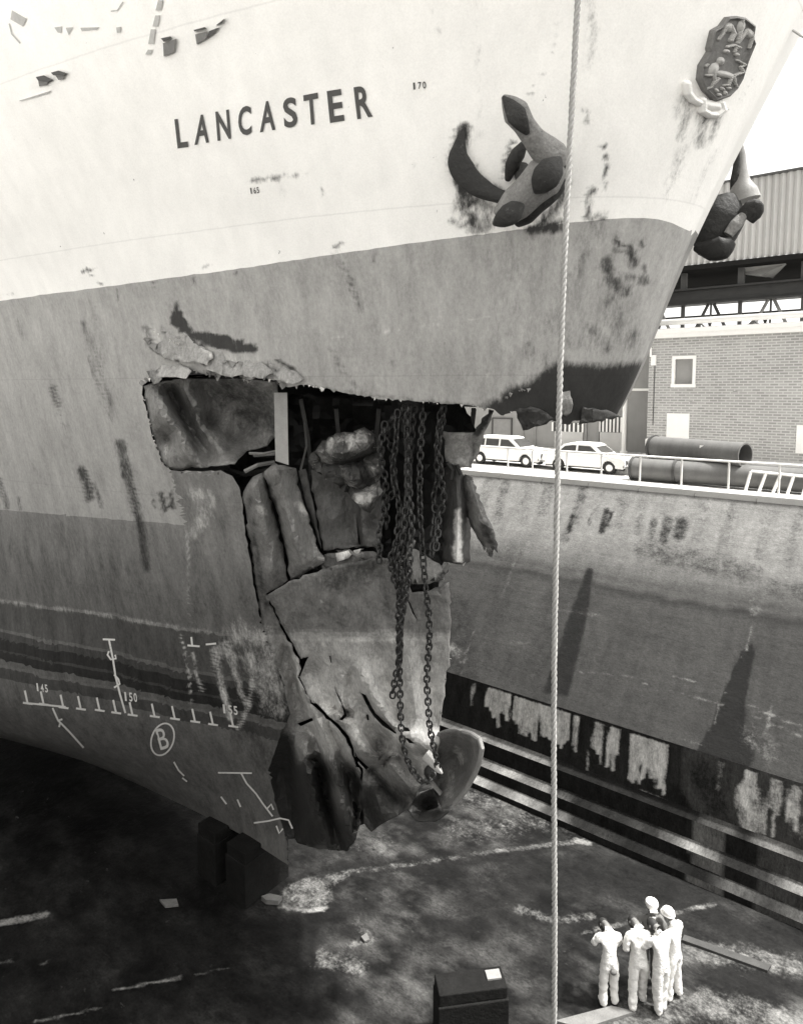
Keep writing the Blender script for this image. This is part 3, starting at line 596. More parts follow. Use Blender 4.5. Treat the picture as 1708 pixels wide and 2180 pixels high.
# bulbous forefoot, split open like a cup
cup = [(931, 1560, -.1), (956, 1552, -.18), (1000, 1562, -.3), (1022, 1577, -.42), (1024, 1601, -.46), (1013, 1644, -.42), (991, 1684, -.36), (966, 1712, -.3), (940, 1722, -.1), (926, 1690, .22), (920, 1640, .25), (930, 1612, .2), (924, 1584, .1)]
sheet('bulbous_bow_shell', cup, .17, crump=.01, inner=[(960, 1610, .42), (985, 1640, .18), (945, 1660, .4), (990, 1600, .2)], m_='plate', dk=[([(930, 1610), (930, 1700)], 6, 22, .7)], lt=[([(970, 1590), (985, 1620)], 4, 12, .45), ([(955, 1690), (962, 1640)], 5, 12, .4)], rough=.004, label='curved bulb plate split open like a cup')
g = G(); q = np.array([(985, 1557, -.26), (1004, 1563, -.34), (1020, 1574, -.44), (1025, 1592, -.5), (1020, 1622, -.48), (1008, 1652, -.44), (990, 1684, -.4), (966, 1712, -.34)])
g.tube(P(q[:, 0], q[:, 1], p=base(q) + q[:, 2]), .042, 8); obj('bulb_rim', g, 'mid', ship, smooth=True)
sheet('torn_plate', [(868, 1724, 0), (884, 1694, .1), (924, 1676, .3), (940, 1722, .15), (961, 1722, -.05), (934, 1744, -.1), (902, 1749, -.1), (876, 1738, -.05)], .03, inner=[(905, 1715, .5)], label='dark curled strap under the bulb')
g = G(); q = np.array([(906, 1606, -.32), (920, 1622, -.4), (934, 1640, -.46), (941, 1647, -.5)]); g.tube(P(q[:, 0], q[:, 1], p=base(q) + q[:, 2]), [.12, .1, .06, .015], 8, rb=[.07, .06, .04, .015]); obj('stem_spike', g, 'edge', ship, smooth=True)
g = G(); q = [(905, 1632, -.3), (918, 1648, -.2), (928, 1640, -.15), (915, 1625, -.2)]; g.ell(P(915, 1645, p=8.75), (.12, .1, .12), 0, 10); obj('dark_cavity_fill', g, 'black', ship, smooth=True)  # solid black ball standing in for the dark of the hollow
# hanging strips at the stem side
sheet('torn_plate', [(943, 918, .1), (975, 921, .02), (1011, 920, .1), (1040, 872, .2), (1050, 874, .25), (1028, 930, .2), (1003, 996, .15), (978, 996, .1), (950, 990, .12)], .3, lt=[([(980, 930), (985, 985)], 8, 18, .4)], dk=[([(1012, 922), (1045, 872)], 5, 7, .9), ([(1012, 930), (1000, 990)], 2, 6, .6)], label='pale strip of stem plating below the overhang')
sheet('torn_plate', [(944, 998, .15), (958, 988, 0), (976, 992, -.15), (990, 1022, -.1), (999, 1087, .05), (999, 1195, .1), (972, 1200, -.1), (942, 1195, .15), (945, 1096, .15)], .07, creases=[[(970, 1000, -.2), (974, 1090, -.22), (972, 1195, -.2)]], inner=[(955, 1100, .02), (988, 1100, -.08)], lt=[([(975, 1085), (976, 1194)], 3, 3, 1.0), ([(966, 1110), (965, 1190)], 1, 2, .8)], rough=.003, label='dark rolled plate with a painted-on highlight')  # bright strokes paint a highlight along the roll
sheet('torn_plate', [(978, 1030, 0), (990, 1010, -.1), (1006, 1018, -.2), (1033, 1096, -.25), (1053, 1136, -.3), (1058, 1177, -.3), (1050, 1168, -.25), (1043, 1186, -.25), (1029, 1165, -.12), (1006, 1126, -.05), (984, 1072, .05)], .17, dk=[([(1030, 1120), (1054, 1170)], 5, 14, .8), ([(982, 1030), (990, 1060)], 6, 12, .8)], creases=[[(1000, 1024, -.32), (1018, 1080, -.34), (1040, 1140, -.34)]], label='hanging torn flap bent outward')
sheet('torn_plate', [(872, 1160, .1), (921, 1194, .05), (955, 1214, 0), (945, 1234, -.1), (911, 1244, -.1), (877, 1243, -.05), (866, 1200, 0)], .22, dk=[([(930, 1236), (954, 1214)], 4, 9, .9)])
for q in ([(950, 985), (962, 1000), (958, 1020)], [(972, 990), (980, 1010)], [(1045, 1176), (1042, 1184)]):
    g = G(); qq = np.array(q, float); g.tube(P(qq[:, 0], qq[:, 1], p=base(qq) - .3), .035, 6); obj('torn_stringer', g, 'black', ship)
# frame bar left hanging in the hole
g = G(); q0 = np.array([(583, 836), (611, 836), (614, 990), (586, 981)], float); pp = 7.35
a = P(q0[:, 0], q0[:, 1], p=pp); b = P(q0[:, 0], q0[:, 1], p=pp + .12); g.add(list(a) + list(b), [(0, 1, 2, 3), (7, 6, 5, 4), (0, 4, 5, 1), (1, 5, 6, 2), (2, 6, 7, 3), (3, 7, 4, 0)]); obj('frame_bar', g, mat('bare_frame_bar', .34, fine=(40, .2), blotch=(5, .3), rough=.6), ship)
# inner frames and stringers seen in the dark of the hole
for k, (q, r) in enumerate([([(640, 850), (655, 930), (662, 1010)], .05), ([(540, 970), (585, 966)], .03), ([(480, 1000), (520, 1010), (580, 1000)], .05), ([(720, 925), (715, 870)], .05), ([(800, 930), (806, 870)], .05), ([(1000, 940), (1008, 870)], .05)]):
    g = G(); qq = np.array(q, float); g.tube(P(qq[:, 0], qq[:, 1], p=base(qq) + .9), r, 4); obj('bent_frame', g, 'dark' if k != 1 else 'edge', ship)
# near-black backing sheet added behind the plates for the darkness inside
sheet('dark_backing', [(470, 835, 1.4), (980, 850, 1.3), (1020, 930, .6), (960, 1000, .5), (945, 1180, .35), (930, 1260, .4), (930, 1500, .5), (905, 1600, .5), (860, 1700, .5), (790, 1740, .5), (740, 1780, .8), (640, 1760, .9), (600, 1560, .8), (560, 1400, .7), (520, 1200, .7), (490, 1010, 1.0)], .012, inner=[(760, 950, 1.7), (720, 1400, .6)], step=14, rough=.05)
for poly, t_, dd in (([(690, 1180), (740, 1170), (800, 1176), (806, 1190), (714, 1206), (680, 1210)], .16, .12), ([(714, 1178), (740, 1172), (752, 1176), (742, 1188), (718, 1196)], .7, .02), ([(752, 1172), (768, 1168), (760, 1186)], .6, .0)):
    sheet('torn_plate', [(a_, b_, dd) for a_, b_ in poly], t_, jag=2, rough=.02)

# curled petals along the torn edges
def petals(line, n, size, name='torn_edge'):
    L = np.array(dense(line, 3)); idx = rng.integers(0, len(L), n)
    for i in idx:
        q = L[i]; s = size * rng.uniform(.4, 1.5); an = rng.uniform(0, 6.28)
        t = np.array([q + [-s, 0], q + [s * .8, rng.uniform(-.3, .3) * s], q + [s * .3 * math.cos(an), s * rng.uniform(.6, 1.8)], q + [-s * .5, s * rng.uniform(-.9, .3)]])
        v = onhull(t[:, 0], t[:, 1], .01); d = (CAM - v[2]) / np.linalg.norm(CAM - v[2]); v[2] = v[2] + d * rng.uniform(.03, .14); v[3] = v[3] + d * rng.uniform(0, .07)
        w_ = v - d * .012
        v8 = list(v) + list(w_); g = G(); g.add(v8, [(0, 1, 2, 3), (7, 6, 5, 4), (0, 4, 5, 1), (1, 5, 6, 2), (2, 6, 7, 3), (3, 7, 4, 0)]); obj(name, g, M['edge'] if name == 'torn_edge' else M['mid'], ship)
petals(TEAR[:14], 26, 3.6); petals(TEAR[14:34], 16, 2.6); petals(LOWEDGE[-5:], 12, 3); petals([(314, 700), (340, 712), (400, 742), (470, 765), (560, 780)], 14, 3.6)
petals(TEAR[:12], 20, 7, 'torn_lip'); petals([(1075, 846), (1092, 834), (1130, 826)], 12, 4, 'torn_lip'); petals([(310, 720), (345, 750), (400, 755), (520, 775), (630, 790)], 18, 8, 'torn_lip')
# lump of broken concrete ballast hanging in the hole
rk = sheet('broken_concrete', [(667, 969, -.05), (686, 945, -.1), (716, 925, -.1), (794, 920, -.05), (809, 945, -.05), (809, 1038, -.1), (789, 1083, -.15), (755, 1062, -.12), (735, 1038, -.1), (696, 1013, -.05), (672, 989, 0)], .08,
      inner=[(740, 955, -.25), (710, 965, -.18)], creases=[[(676, 985, .1), (700, 994, .14), (740, 978, .16), (806, 962, .12)], [(735, 1036, .05), (770, 1048, .1), (808, 1034, .06)], [(700, 1005, -.2), (760, 1020, -.24), (806, 1000, -.2)], [(760, 1058, -.2), (790, 1064, -.26)], [(716, 930, -.05), (730, 962, -.3), (790, 940, -.22)]], thick=.16, rough=.05, crump=.09, fold=(.05, .05), jag=2.5, step=6, smooth=False, m_='concrete',
      dk=[([(690, 988), (740, 978), (800, 960)], 4, 8, .85), ([(768, 985), (778, 1012)], 10, 7, 1.), ([(740, 1040), (805, 1035)], 4, 7, .8)], lt=[([(712, 952), (735, 938), (760, 946), (776, 934)], 5, 16, .5), ([(770, 1062), (786, 1058), (800, 1036)], 5, 12, .62), ([(688, 962), (704, 978)], 3, 12, .45), ([(726, 1006), (754, 1028)], 3, 14, .42), ([(798, 1000), (804, 1018)], 2, 8, .5)], label='broken lump of concrete ballast')

for q, t_, lab in (([(311, 700, 0), (345, 697, 0), (400, 714, 0), (424, 736, 0), (454, 762, -.10), (440, 778, -.14), (400, 772, -.12), (350, 766, -.10), (320, 738, -.02)], .30, 'peeled plate flap above the tear'),
                   ([(418, 736, 0), (470, 742, 0), (546, 766, 0), (584, 794, -.08), (560, 806, -.16), (520, 801, -.15), (470, 798, -.13), (432, 782, -.10)], .28, None), ([(560, 762, 0), (600, 776, 0), (646, 806, -.06), (622, 818, -.14), (585, 808, -.12)], .28, None),
                   ([(340, 770, 0), (372, 772, 0), (408, 790, -.10), (396, 806, -.18), (360, 803, -.16), (330, 800, -.06)], .36, None), ([(312, 790, 0), (335, 780, 0), (345, 806, -.1), (326, 818, -.12)], .2, None)):
    sheet('peeled_flap', q, t_, hull=True, jag=2.4, step=6, thick=.012, rough=.012, lt=[([a[:2] for a in q[3:8]], .5, 2.5, .7)], dk=[([q[0][:2], q[-1][:2]], 3, 8, .6)], label=lab)
for q, t_ in (([(1188, 838, -.02), (1212, 832, -.05), (1218, 862, -.12), (1206, 886, -.05), (1190, 880, -.02)], .3), ([(1096, 872, -.02), (1140, 868, -.03), (1180, 892, -.08), (1150, 906, -.1), (1112, 916, -.06)], .04), ([(1240, 866, -.02), (1290, 872, -.05), (1322, 888, -.02), (1270, 896, -.1), (1230, 904, -.06)], .06)):
    sheet('torn_plate', q, t_, hull=True, jag=2, step=6, rough=.03)

# small torn shards and snapped stiffeners along the plate edges
for line, n_, sz, off in (([(626, 1234), (714, 1204), (806, 1187)], 8, 6, -.2), ([(560, 1006), (630, 998)], 4, 6, -.12), ([(688, 1172), (812, 1165)], 6, 7, .25), ([(945, 1232), (877, 1243)], 5, 7, -.1), ([(943, 1196), (999, 1196)], 4, 7, 0), ([(1030, 1165), (1056, 1178)], 4, 8, -.25), ([(378, 1003), (490, 1012)], 7, 6, -.3), ([(955, 1390), (938, 1520)], 4, 6, -.05), ([(768, 1700), (757, 1782)], 3, 7, .15), ([(740, 1810), (640, 1798)], 3, 6, .2), ([(637, 1441), (664, 1494), (693, 1517)], 4, 6, -.3)):
    L = np.array(dense(line, 2)); 
    for i in rng.integers(0, len(L), n_):
        q = L[i]; a_ = rng.uniform(0, 6.28); s_ = sz * rng.uniform(.6, 1.5)
        t = np.array([q + [-s_ * .6, 0], q + [s_ * .6, 1], q + [s_ * math.cos(a_), s_ * math.sin(a_) * 1.3]]); bp = base(t) + off + np.array([0, 0, -.08])
        A_ = P(t[:, 0], t[:, 1], p=bp); B_ = P(t[:, 0], t[:, 1], p=bp + .02); g = G(); g.add(list(A_) + list(B_), [(0, 1, 2), (5, 4, 3), (0, 3, 4, 1), (1, 4, 5, 2), (2, 5, 3, 0)]); obj('torn_shard', g, 'mid' if rng.random() < .6 else 'dark', ship)
for q, r in (([(742, 1172, .1), (760, 1184, -.05), (772, 1178, -.1)], .03), ([(662, 1200, -.05), (676, 1188, -.2), (690, 1190, -.2)], .03), ([(850, 1196, -.05), (872, 1176, -.1), (880, 1150, .1)], .035), ([(520, 1004, .1), (548, 990, .2), (584, 984, .4)], .035), ([(590, 960, .4), (560, 966, .3), (530, 965, .3)], .025), ([(640, 1000, .2), (652, 950, .5), (648, 900, .8)], .04), ([(905, 1640, -.1), (920, 1668, 0), (938, 1690, 0)], .04), ([(946, 1216, -.05), (956, 1200, -.12)], .04)):
    qq = np.array(q, float); v_ = P(qq[:, 0], qq[:, 1], p=base(qq) + qq[:, 2]); g = G(); g.tube(v_, r, 4, rb=r * .5); obj('bent_stiffener', g, 'mid', ship)

# ------------------------------------------------------------------ dry dock: floor, far wall with altar steps, quay
def gridmesh(name, us, vs, fn, m_, tone, dk, lt, kind=None, parent=None, loc=(0, 0, 0)):
    U, V = np.meshgrid(us, vs); v = fn(U.ravel(), V.ravel()); n = len(us); m2 = len(vs)
    i = np.arange((m2 - 1) * (n - 1)); r, c = i // (n - 1), i % (n - 1); k = r * n + c
    f = np.stack([k, k + 1, k + n + 1, k + n], -1); q = px(v)
    me = bpy.data.meshes.new(name); me.from_pydata((v - np.array(loc)).tolist(), [], f.tolist()); me.materials.append(m_)
    paint(me, q, tone(q, v), dk, lt)
    o = bpy.data.objects.new(name, me); COL.objects.link(o)
    if parent is not None: o.parent = parent
    return props(o, kind=kind)
def conc_extra(lines):
    def fn(b, vec, val):
        mp = b.n('ShaderNodeMapping'); b.L(vec, mp.inputs[0]); mp.inputs['Scale'].default_value = (.12, 2.4, 2.4)
        nz = b.noise(mp.outputs[0], 2.2, 6, .7); val = grit(.5, .55, 4, 22)(b, vec, val); return b.math('MULTIPLY', val, b.math('MULTIPLY_ADD', nz, lines * 2, 1 - lines))
    return fn
M['floor'] = mat('wet_dock_floor', attr=True, ltv=.2, dkv=.008, fine=(26, .35), blotch=(.55, .75), streak=(1.3, (.5, 1.6, 1), .5), specks=[(2.2, .55, .68, .008, (.6, 1.3, 1)), (6, .64, .74, .06, (.6, 1.3, 1))], rough=.75, bump=.03, bscale=5, spec=.12, extra=grit(1.6, 1.2, 2.4, 16, (.8, 1.5, 1)))
M['wall'] = mat('stained_concrete', attr=True, dkv=.010, ltv=.55, fine=(30, .28), blotch=(.8, .25), streak=(2.4, (2.2, .3, .3), .22), specks=[(7, .69, .76, .05, (1.6, .6, .6))], rough=.9, spec=.04, bump=.015, bscale=12, extra=grit(1.2, .9, 3, 18, (1.6, .5, .5)))
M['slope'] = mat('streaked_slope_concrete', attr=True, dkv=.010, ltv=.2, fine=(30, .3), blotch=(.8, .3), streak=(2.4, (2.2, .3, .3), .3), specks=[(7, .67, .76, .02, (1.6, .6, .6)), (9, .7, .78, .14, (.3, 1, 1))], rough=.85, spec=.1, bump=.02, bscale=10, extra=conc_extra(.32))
M['quay'] = mat('quay_concrete', .52, fine=(20, .12), blotch=(.5, .15), specks=[(3, .66, .75, .3, None)], rough=.9, bump=.01)
M['coping'] = mat('coping_concrete', .55, fine=(20, .12), blotch=(1.5, .16), specks=[(6, .68, .75, .25, None)], rough=.85, bump=.008)
M['brick_wall'] = None

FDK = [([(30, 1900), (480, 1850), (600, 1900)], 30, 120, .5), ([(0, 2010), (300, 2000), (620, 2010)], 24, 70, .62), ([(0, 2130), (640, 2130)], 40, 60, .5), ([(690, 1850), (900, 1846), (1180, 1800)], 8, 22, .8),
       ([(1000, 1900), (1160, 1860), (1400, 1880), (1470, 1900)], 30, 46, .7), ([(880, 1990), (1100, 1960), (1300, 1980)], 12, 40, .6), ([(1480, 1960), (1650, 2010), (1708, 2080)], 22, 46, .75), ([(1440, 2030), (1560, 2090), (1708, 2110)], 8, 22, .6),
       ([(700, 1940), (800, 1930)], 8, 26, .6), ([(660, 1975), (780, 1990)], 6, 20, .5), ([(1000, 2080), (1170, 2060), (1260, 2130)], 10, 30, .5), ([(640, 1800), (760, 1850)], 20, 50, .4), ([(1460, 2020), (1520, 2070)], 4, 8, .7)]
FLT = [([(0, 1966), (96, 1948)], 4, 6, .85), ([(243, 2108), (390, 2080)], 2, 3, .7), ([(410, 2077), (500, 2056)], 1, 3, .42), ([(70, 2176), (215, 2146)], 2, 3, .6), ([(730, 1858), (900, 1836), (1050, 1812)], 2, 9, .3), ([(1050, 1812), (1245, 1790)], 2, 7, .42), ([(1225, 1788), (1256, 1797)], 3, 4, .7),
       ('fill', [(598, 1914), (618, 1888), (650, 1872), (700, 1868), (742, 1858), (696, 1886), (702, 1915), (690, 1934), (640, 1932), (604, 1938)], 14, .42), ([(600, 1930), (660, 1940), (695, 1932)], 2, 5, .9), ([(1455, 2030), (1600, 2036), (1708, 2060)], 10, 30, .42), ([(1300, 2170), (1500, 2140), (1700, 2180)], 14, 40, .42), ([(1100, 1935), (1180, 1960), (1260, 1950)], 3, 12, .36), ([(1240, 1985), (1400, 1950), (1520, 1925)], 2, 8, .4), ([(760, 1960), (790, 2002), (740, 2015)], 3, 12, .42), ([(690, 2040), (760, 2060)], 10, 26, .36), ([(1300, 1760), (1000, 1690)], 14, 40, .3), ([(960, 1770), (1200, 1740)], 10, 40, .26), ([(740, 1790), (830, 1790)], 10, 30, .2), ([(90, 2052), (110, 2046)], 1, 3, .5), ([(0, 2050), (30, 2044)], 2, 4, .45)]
FT = np.array([(0, 1620, .004), (100, 1700, .005), (300, 1760, .004), (500, 1850, .004), (150, 1850, .014), (100, 1900, .018), (400, 2000, .010), (100, 2120, .014), (600, 2000, .010), (800, 1780, .05), (1050, 1780, .045), (1150, 1870, .014), (1350, 1870, .012), (800, 1900, .03), (750, 2000, .038), (900, 2100, .042), (1150, 2050, .03), (1250, 1980, .02), (1600, 2000, .013), (1550, 2050, .055), (1650, 2100, .045), (1300, 2130, .03), (1600, 2160, .045), (1700, 1960, .013), (650, 1850, .03), (-900, 1900, .02), (2400, 1900, .03), (900, 3000, .03)], float)  # lowest tones under the hull: the ship's shadow put into the floor colour
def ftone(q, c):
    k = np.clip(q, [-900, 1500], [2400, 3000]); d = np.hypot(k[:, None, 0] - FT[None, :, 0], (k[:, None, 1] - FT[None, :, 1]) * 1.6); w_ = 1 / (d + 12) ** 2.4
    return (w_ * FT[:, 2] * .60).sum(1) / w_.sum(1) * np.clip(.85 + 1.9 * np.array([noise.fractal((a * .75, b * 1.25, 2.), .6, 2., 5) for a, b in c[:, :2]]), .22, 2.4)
ax = np.concatenate([np.arange(-160, -26, 6), np.arange(-26, 4, .09), np.arange(4, 60, 5)]); py = np.concatenate([np.arange(-9, 2.8, 1.2), np.arange(2.8, 15.9, .09), [15.9]])
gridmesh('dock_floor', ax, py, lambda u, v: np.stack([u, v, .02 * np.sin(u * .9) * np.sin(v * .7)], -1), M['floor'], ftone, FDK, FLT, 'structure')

dw = thing('dock_wall', (-10, 16, 0), 'long stained concrete dry dock wall with steps at its foot and pale top', 'wall')
PROF = [(15.76, 0), (15.77, .165), (16.2, .175), (16.21, .475), (16.65, .485), (16.66, .98), (17.1, .99), (17.24, 2.5)]
g = G()
aw = np.concatenate([np.arange(-160, -24, 4), np.arange(-24, 4, .09), np.arange(4, 40, 3)])
def facemesh(name, pz0, pz1, n, tone, dk, lt, m_='wall'):
    t = np.linspace(0, 1, n)
    return gridmesh(name, aw, t, lambda u, v: np.stack([u, pz0[0] + (pz1[0] - pz0[0]) * v, pz0[1] + (pz1[1] - pz0[1]) * v], -1), M[m_], tone, dk, lt, parent=dw, loc=(-10, 16, 0))
for i in range(6):
    tr = i % 2 == 1
    def tl(q, c, i=i, tr=tr):
        x = q[:, 0] + 14 * np.sin(c[:, 0] * 3.1) + 9 * np.sin(c[:, 0] * 8.3)
        if not tr: return np.where((x > 1480) & (x < 1540), .12, np.where(x > 1600, .06, .015))
        T = {1: ([980, 1170, 1215, 1420, 1500, 1530, 1708], [.15, .12, .014, .012, .012, .03, .05]), 3: ([980, 1170, 1205, 1380, 1420, 1490, 1530, 1640, 1700], [.15, .12, .014, .014, .13, .18, .02, .02, .16]), 5: ([980, 1165, 1190, 1500, 1540, 1600, 1708], [.15, .12, .012, .012, .06, .1, .08])}[i]
        return np.interp(x, *T) * np.array([.8 + .9 * noise.noise((a * 1.3, i, 3)) for a in c[:, 0]])  # bright treads, near-black risers, dim stretches: sun and shadow put into tone
    facemesh('altar_step', PROF[i], PROF[i + 1], 4, tl, [], [])
# the upright face above the steps, with lime patches on a face whose shade is put into the dark tone
runs_l = []
for x0, x1, amt in ((1008, 1012, .5), (1040, 1085, .9), (1098, 1150, .95), (1156, 1212, .9), (1225, 1235, .6), (1268, 1290, .7), (1300, 1318, .95), (1345, 1368, .98), (1376, 1425, .98), (1586, 1612, .95), (1530, 1540, .3), (1640, 1664, .6), (1684, 1706, .7)):
    for x in np.arange(x0, x1, 5.5):
        y = 830 + .318 * (x + 950) - 2; L_ = rng.uniform(.55, 1.15) * (62 + (x - 1000) * .09)
        runs_l.append(([(x, y + 6), (x - L_ * .1, y + L_ * .7), (x - L_ * .10, y + L_)], 2.2, 3.2, 1.25 * amt * rng.uniform(.7, 1)))
facemesh('upright_face', PROF[6], PROF[7], 30, lambda q, c: np.where(q[:, 0] > 1450, .05, .022), [([(1440, 1690), (1460, 1740)], 10, 20, .7), ([(1490, 1640), (1540, 1760)], 20, 24, .5)], runs_l + [([(1590, 1690), (1600, 1760)], 24, 10, .5), ([(1690, 1700), (1708, 1760)], 20, 20, .3), ([(1360, 1700), (1410, 1720), (1440, 1760)], 14, 10, .55), ([(1250, 1600), (1246, 1690)], 1, 3, .6)])
wl = lambda x, k: 830 + k * (x + 950)
def wtone(q, c):
    x, y = q[:, 0], q[:, 1]; k = (y - 830) / np.maximum(x + 950, 50)
    k = k + .004 * np.array([noise.noise((a * .8, 0, 1)) + .6 * noise.noise((a * 2.7, b * 2, 4)) for a, b in zip(c[:, 0], c[:, 2])])
    t = np.interp(k, [.08, .12, .148, .168, .178, .182, .188, .196, .21, .32], [.155, .145, .12, .08, .045, .055, .024, .038, .034, .03])
    return t * np.where(k > .19, 1 + .10 * np.sin(c[:, 0] * 1.7) * np.sin(c[:, 0] * .63 + 1), 1)
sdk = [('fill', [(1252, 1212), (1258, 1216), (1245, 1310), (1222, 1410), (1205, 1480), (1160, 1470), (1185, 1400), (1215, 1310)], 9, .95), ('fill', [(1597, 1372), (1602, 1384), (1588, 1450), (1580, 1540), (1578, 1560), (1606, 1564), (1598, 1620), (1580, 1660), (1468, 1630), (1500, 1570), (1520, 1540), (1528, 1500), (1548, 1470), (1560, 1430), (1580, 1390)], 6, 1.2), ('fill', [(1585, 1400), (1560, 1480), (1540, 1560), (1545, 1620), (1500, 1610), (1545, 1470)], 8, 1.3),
       ([(1090, 1170), (1060, 1290), (1040, 1380)], 10, 40, .35), ([(970, 1300), (985, 1440)], 20, 40, .5), ([(1370, 1170), (1500, 1200), (1600, 1225)], 12, 26, .5), ([(1640, 1250), (1708, 1262)], 10, 20, .45), ([(1180, 1270), (1160, 1400)], 10, 40, .3), ([(1000, 1380), (1120, 1420)], 16, 50, .3)]
for (x, y0, y1, a_, wd) in ((1218, 1098, 1130, .8, 5), (1290, 1088, 1130, .85, 6), (1300, 1092, 1120, .8, 4), (1257, 1096, 1118, .6, 3), (1420, 1108, 1150, .7, 10), (1450, 1112, 1140, .75, 12), (1392, 1110, 1150, .55, 8), (1125, 1020, 1100, .3, 14), (1170, 1024, 1090, .45, 12), (1240, 1040, 1110, .5, 10), (1330, 1044, 1120, .35, 12), (1370, 1060, 1130, .4, 10), (1500, 1070, 1150, .3, 14), (1560, 1075, 1190, .35, 14), (1640, 1090, 1180, .3, 14), (1700, 1100, 1200, .35, 14), (1075, 1030, 1110, .45, 10), (1205, 1130, 1150, .4, 10), (1040, 1020, 1120, .35, 10), (1280, 1040, 1090, .3, 8), (1420, 1060, 1100, .3, 10)):
    sdk.append(([(x, y0), (x - (y1 - y0) * .24, y1)], wd * .6, wd * 1.2, a_))
slt = [([(1600, 1310), (1592, 1370), (1578, 1400)], 1, 3, .5), ([(1556, 1430), (1548, 1470), (1530, 1490), (1520, 1540), (1500, 1566)], .5, 2, .42), ([(1175, 1296), (1240, 1305), (1275, 1312)], 1, 4, .42), ([(1090, 1366), (1140, 1372)], 1, 4, .4), ([(1230, 1430), (1340, 1440), (1400, 1470)], .8, 3, .42), ([(1430, 1440), (1480, 1452)], .8, 3, .45), ([(1410, 1468), (1540, 1500)], .6, 3, .4), ([(1590, 1500), (1708, 1550)], 1.2, 4, .6), ([(1600, 1522), (1708, 1570)], 1, 3, .45), ([(1012, 1330), (990, 1400), (980, 1450)], .8, 3, .45), ([(1650, 1470), (1625, 1570), (1610, 1640)], .8, 3, .5), ([(1420, 1560), (1530, 1600)], .8, 3, .38), ([(1590, 1560), (1640, 1600)], 16, 20, .3), ([(960, 1380), (985, 1400)], 8, 10, .5), ([(1095, 1190), (1070, 1270)], 2, 6, .32), ([(1250, 1600), (1255, 1570)], .8, 3, .55), ([(1600, 1230), (1604, 1300)], 8, 14, .34), ([(1560, 1400), (1575, 1230)], 4, 20, .1)]
SL0, SL1 = (17.24, 2.505), (23.92, 8.05)
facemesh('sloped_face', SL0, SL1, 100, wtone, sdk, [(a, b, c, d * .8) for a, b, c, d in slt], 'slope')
g = G(); g.box(-160, 40, 23.86, 24.9, 8.0, 8.215); obj('coping', g, 'coping', dw, bevel=.02)
g = G()
for a_ in np.arange(-40, 20, 1.9): g.tube([(a_, 23.85, 8.13), (a_, 23.8, 8.03), (a_ + .03, 23.85, 7.94)], .018, 5)
obj('mooring_ring', g, 'mid', dw)
g = G(); n = 60
g.add([(-900, 24.9, 8.2), (900, 24.9, 8.2), (900, 1800, 8.2), (-900, 1800, 8.2)], [(0, 1, 2, 3)]); props(obj('quay_ground', g, 'quay'), kind='structure')
g = G(); g.add([(-900, -900, 8.2), (900, -900, 8.2), (900, -8, 8.2), (-900, -8, 8.2)], [(0, 1, 2, 3)]); props(obj('near_quay_ground', g, 'quay'), kind='structure')
nw_ = thing('near_dock_wall', (-10, -8, 0), 'plain concrete dock wall on the near side, under the viewer', 'wall')
g = G(); g.box(-160, 60, -8.6, -8, -.1, 8.19); obj('wall_face', g, mat('plain_concrete', .2, blotch=(.6, .3), rough=.85), nw_)
g = G(); g.add([(-900, 24.9, 8.19), (-160, 24.9, 8.19), (-160, -9, 8.19), (-900, -9, 8.19)], [(0, 1, 2, 3)]); props(obj('dock_head_ground', g, 'quay'), kind='structure')

# keel blocks
M['block'] = mat('tarred_timber', .012, fine=(30, .4), blotch=(4, .6), rough=.8, spec=.06, bump=.02, bscale=12)
def keel_block(x, label, w_=.62, h=1.25, L=1.25, cap=True):
    t = thing('keel_block', (x, PC, 0), label, 'keel block', 'keel blocks on the dock floor')
    g = G(); g.box(-w_ / 2, w_ / 2, -L / 2, L / 2, .0, h * .8); obj('base', g, 'block', t, True, bevel=.02)
    g = G(); g.box(-w_ / 2 + .02, w_ / 2 - .02, -L / 2 + .03, L / 2 - .02, h * .8, h); obj('timber_cap', g, 'block', t, True, bevel=.02)
    return t
b0 = P(1000, 2205, z=0); kb = keel_block(b0[0], 'dark keel block standing alone on the floor ahead of the ship, near the people', 1.28, 1.08, .5); kb.location.y = b0[1]; kb.rotation_euler.z = math.radians(46)
g = G(); g.box(.3, .56, -.05, .14, 1.08, 1.11); obj('pale_plank_end', g, 'mid', kb, True)
for i, x in enumerate((-11.6, -12.7)):
    keel_block(x, ('dark keel block under the very front of the keel', 'second keel block from the bow under the keel', 'third keel block from the bow in deep shade', 'fourth keel block from the bow in deep shade', 'fifth keel block from the bow in deep shade')[i], .7, 1.3, 1.3)

M['fgrey2'] = mat('dirty_white', .13, fine=(30, .3), blotch=(5, .5), rough=.9)
M['fgrey3'] = mat('muddy_timber', .16, fine=(30, .4), blotch=(3, .6), rough=.9); M['fgrey4'] = mat('wet_timber', .05, fine=(30, .4), blotch=(3, .6), rough=.8)
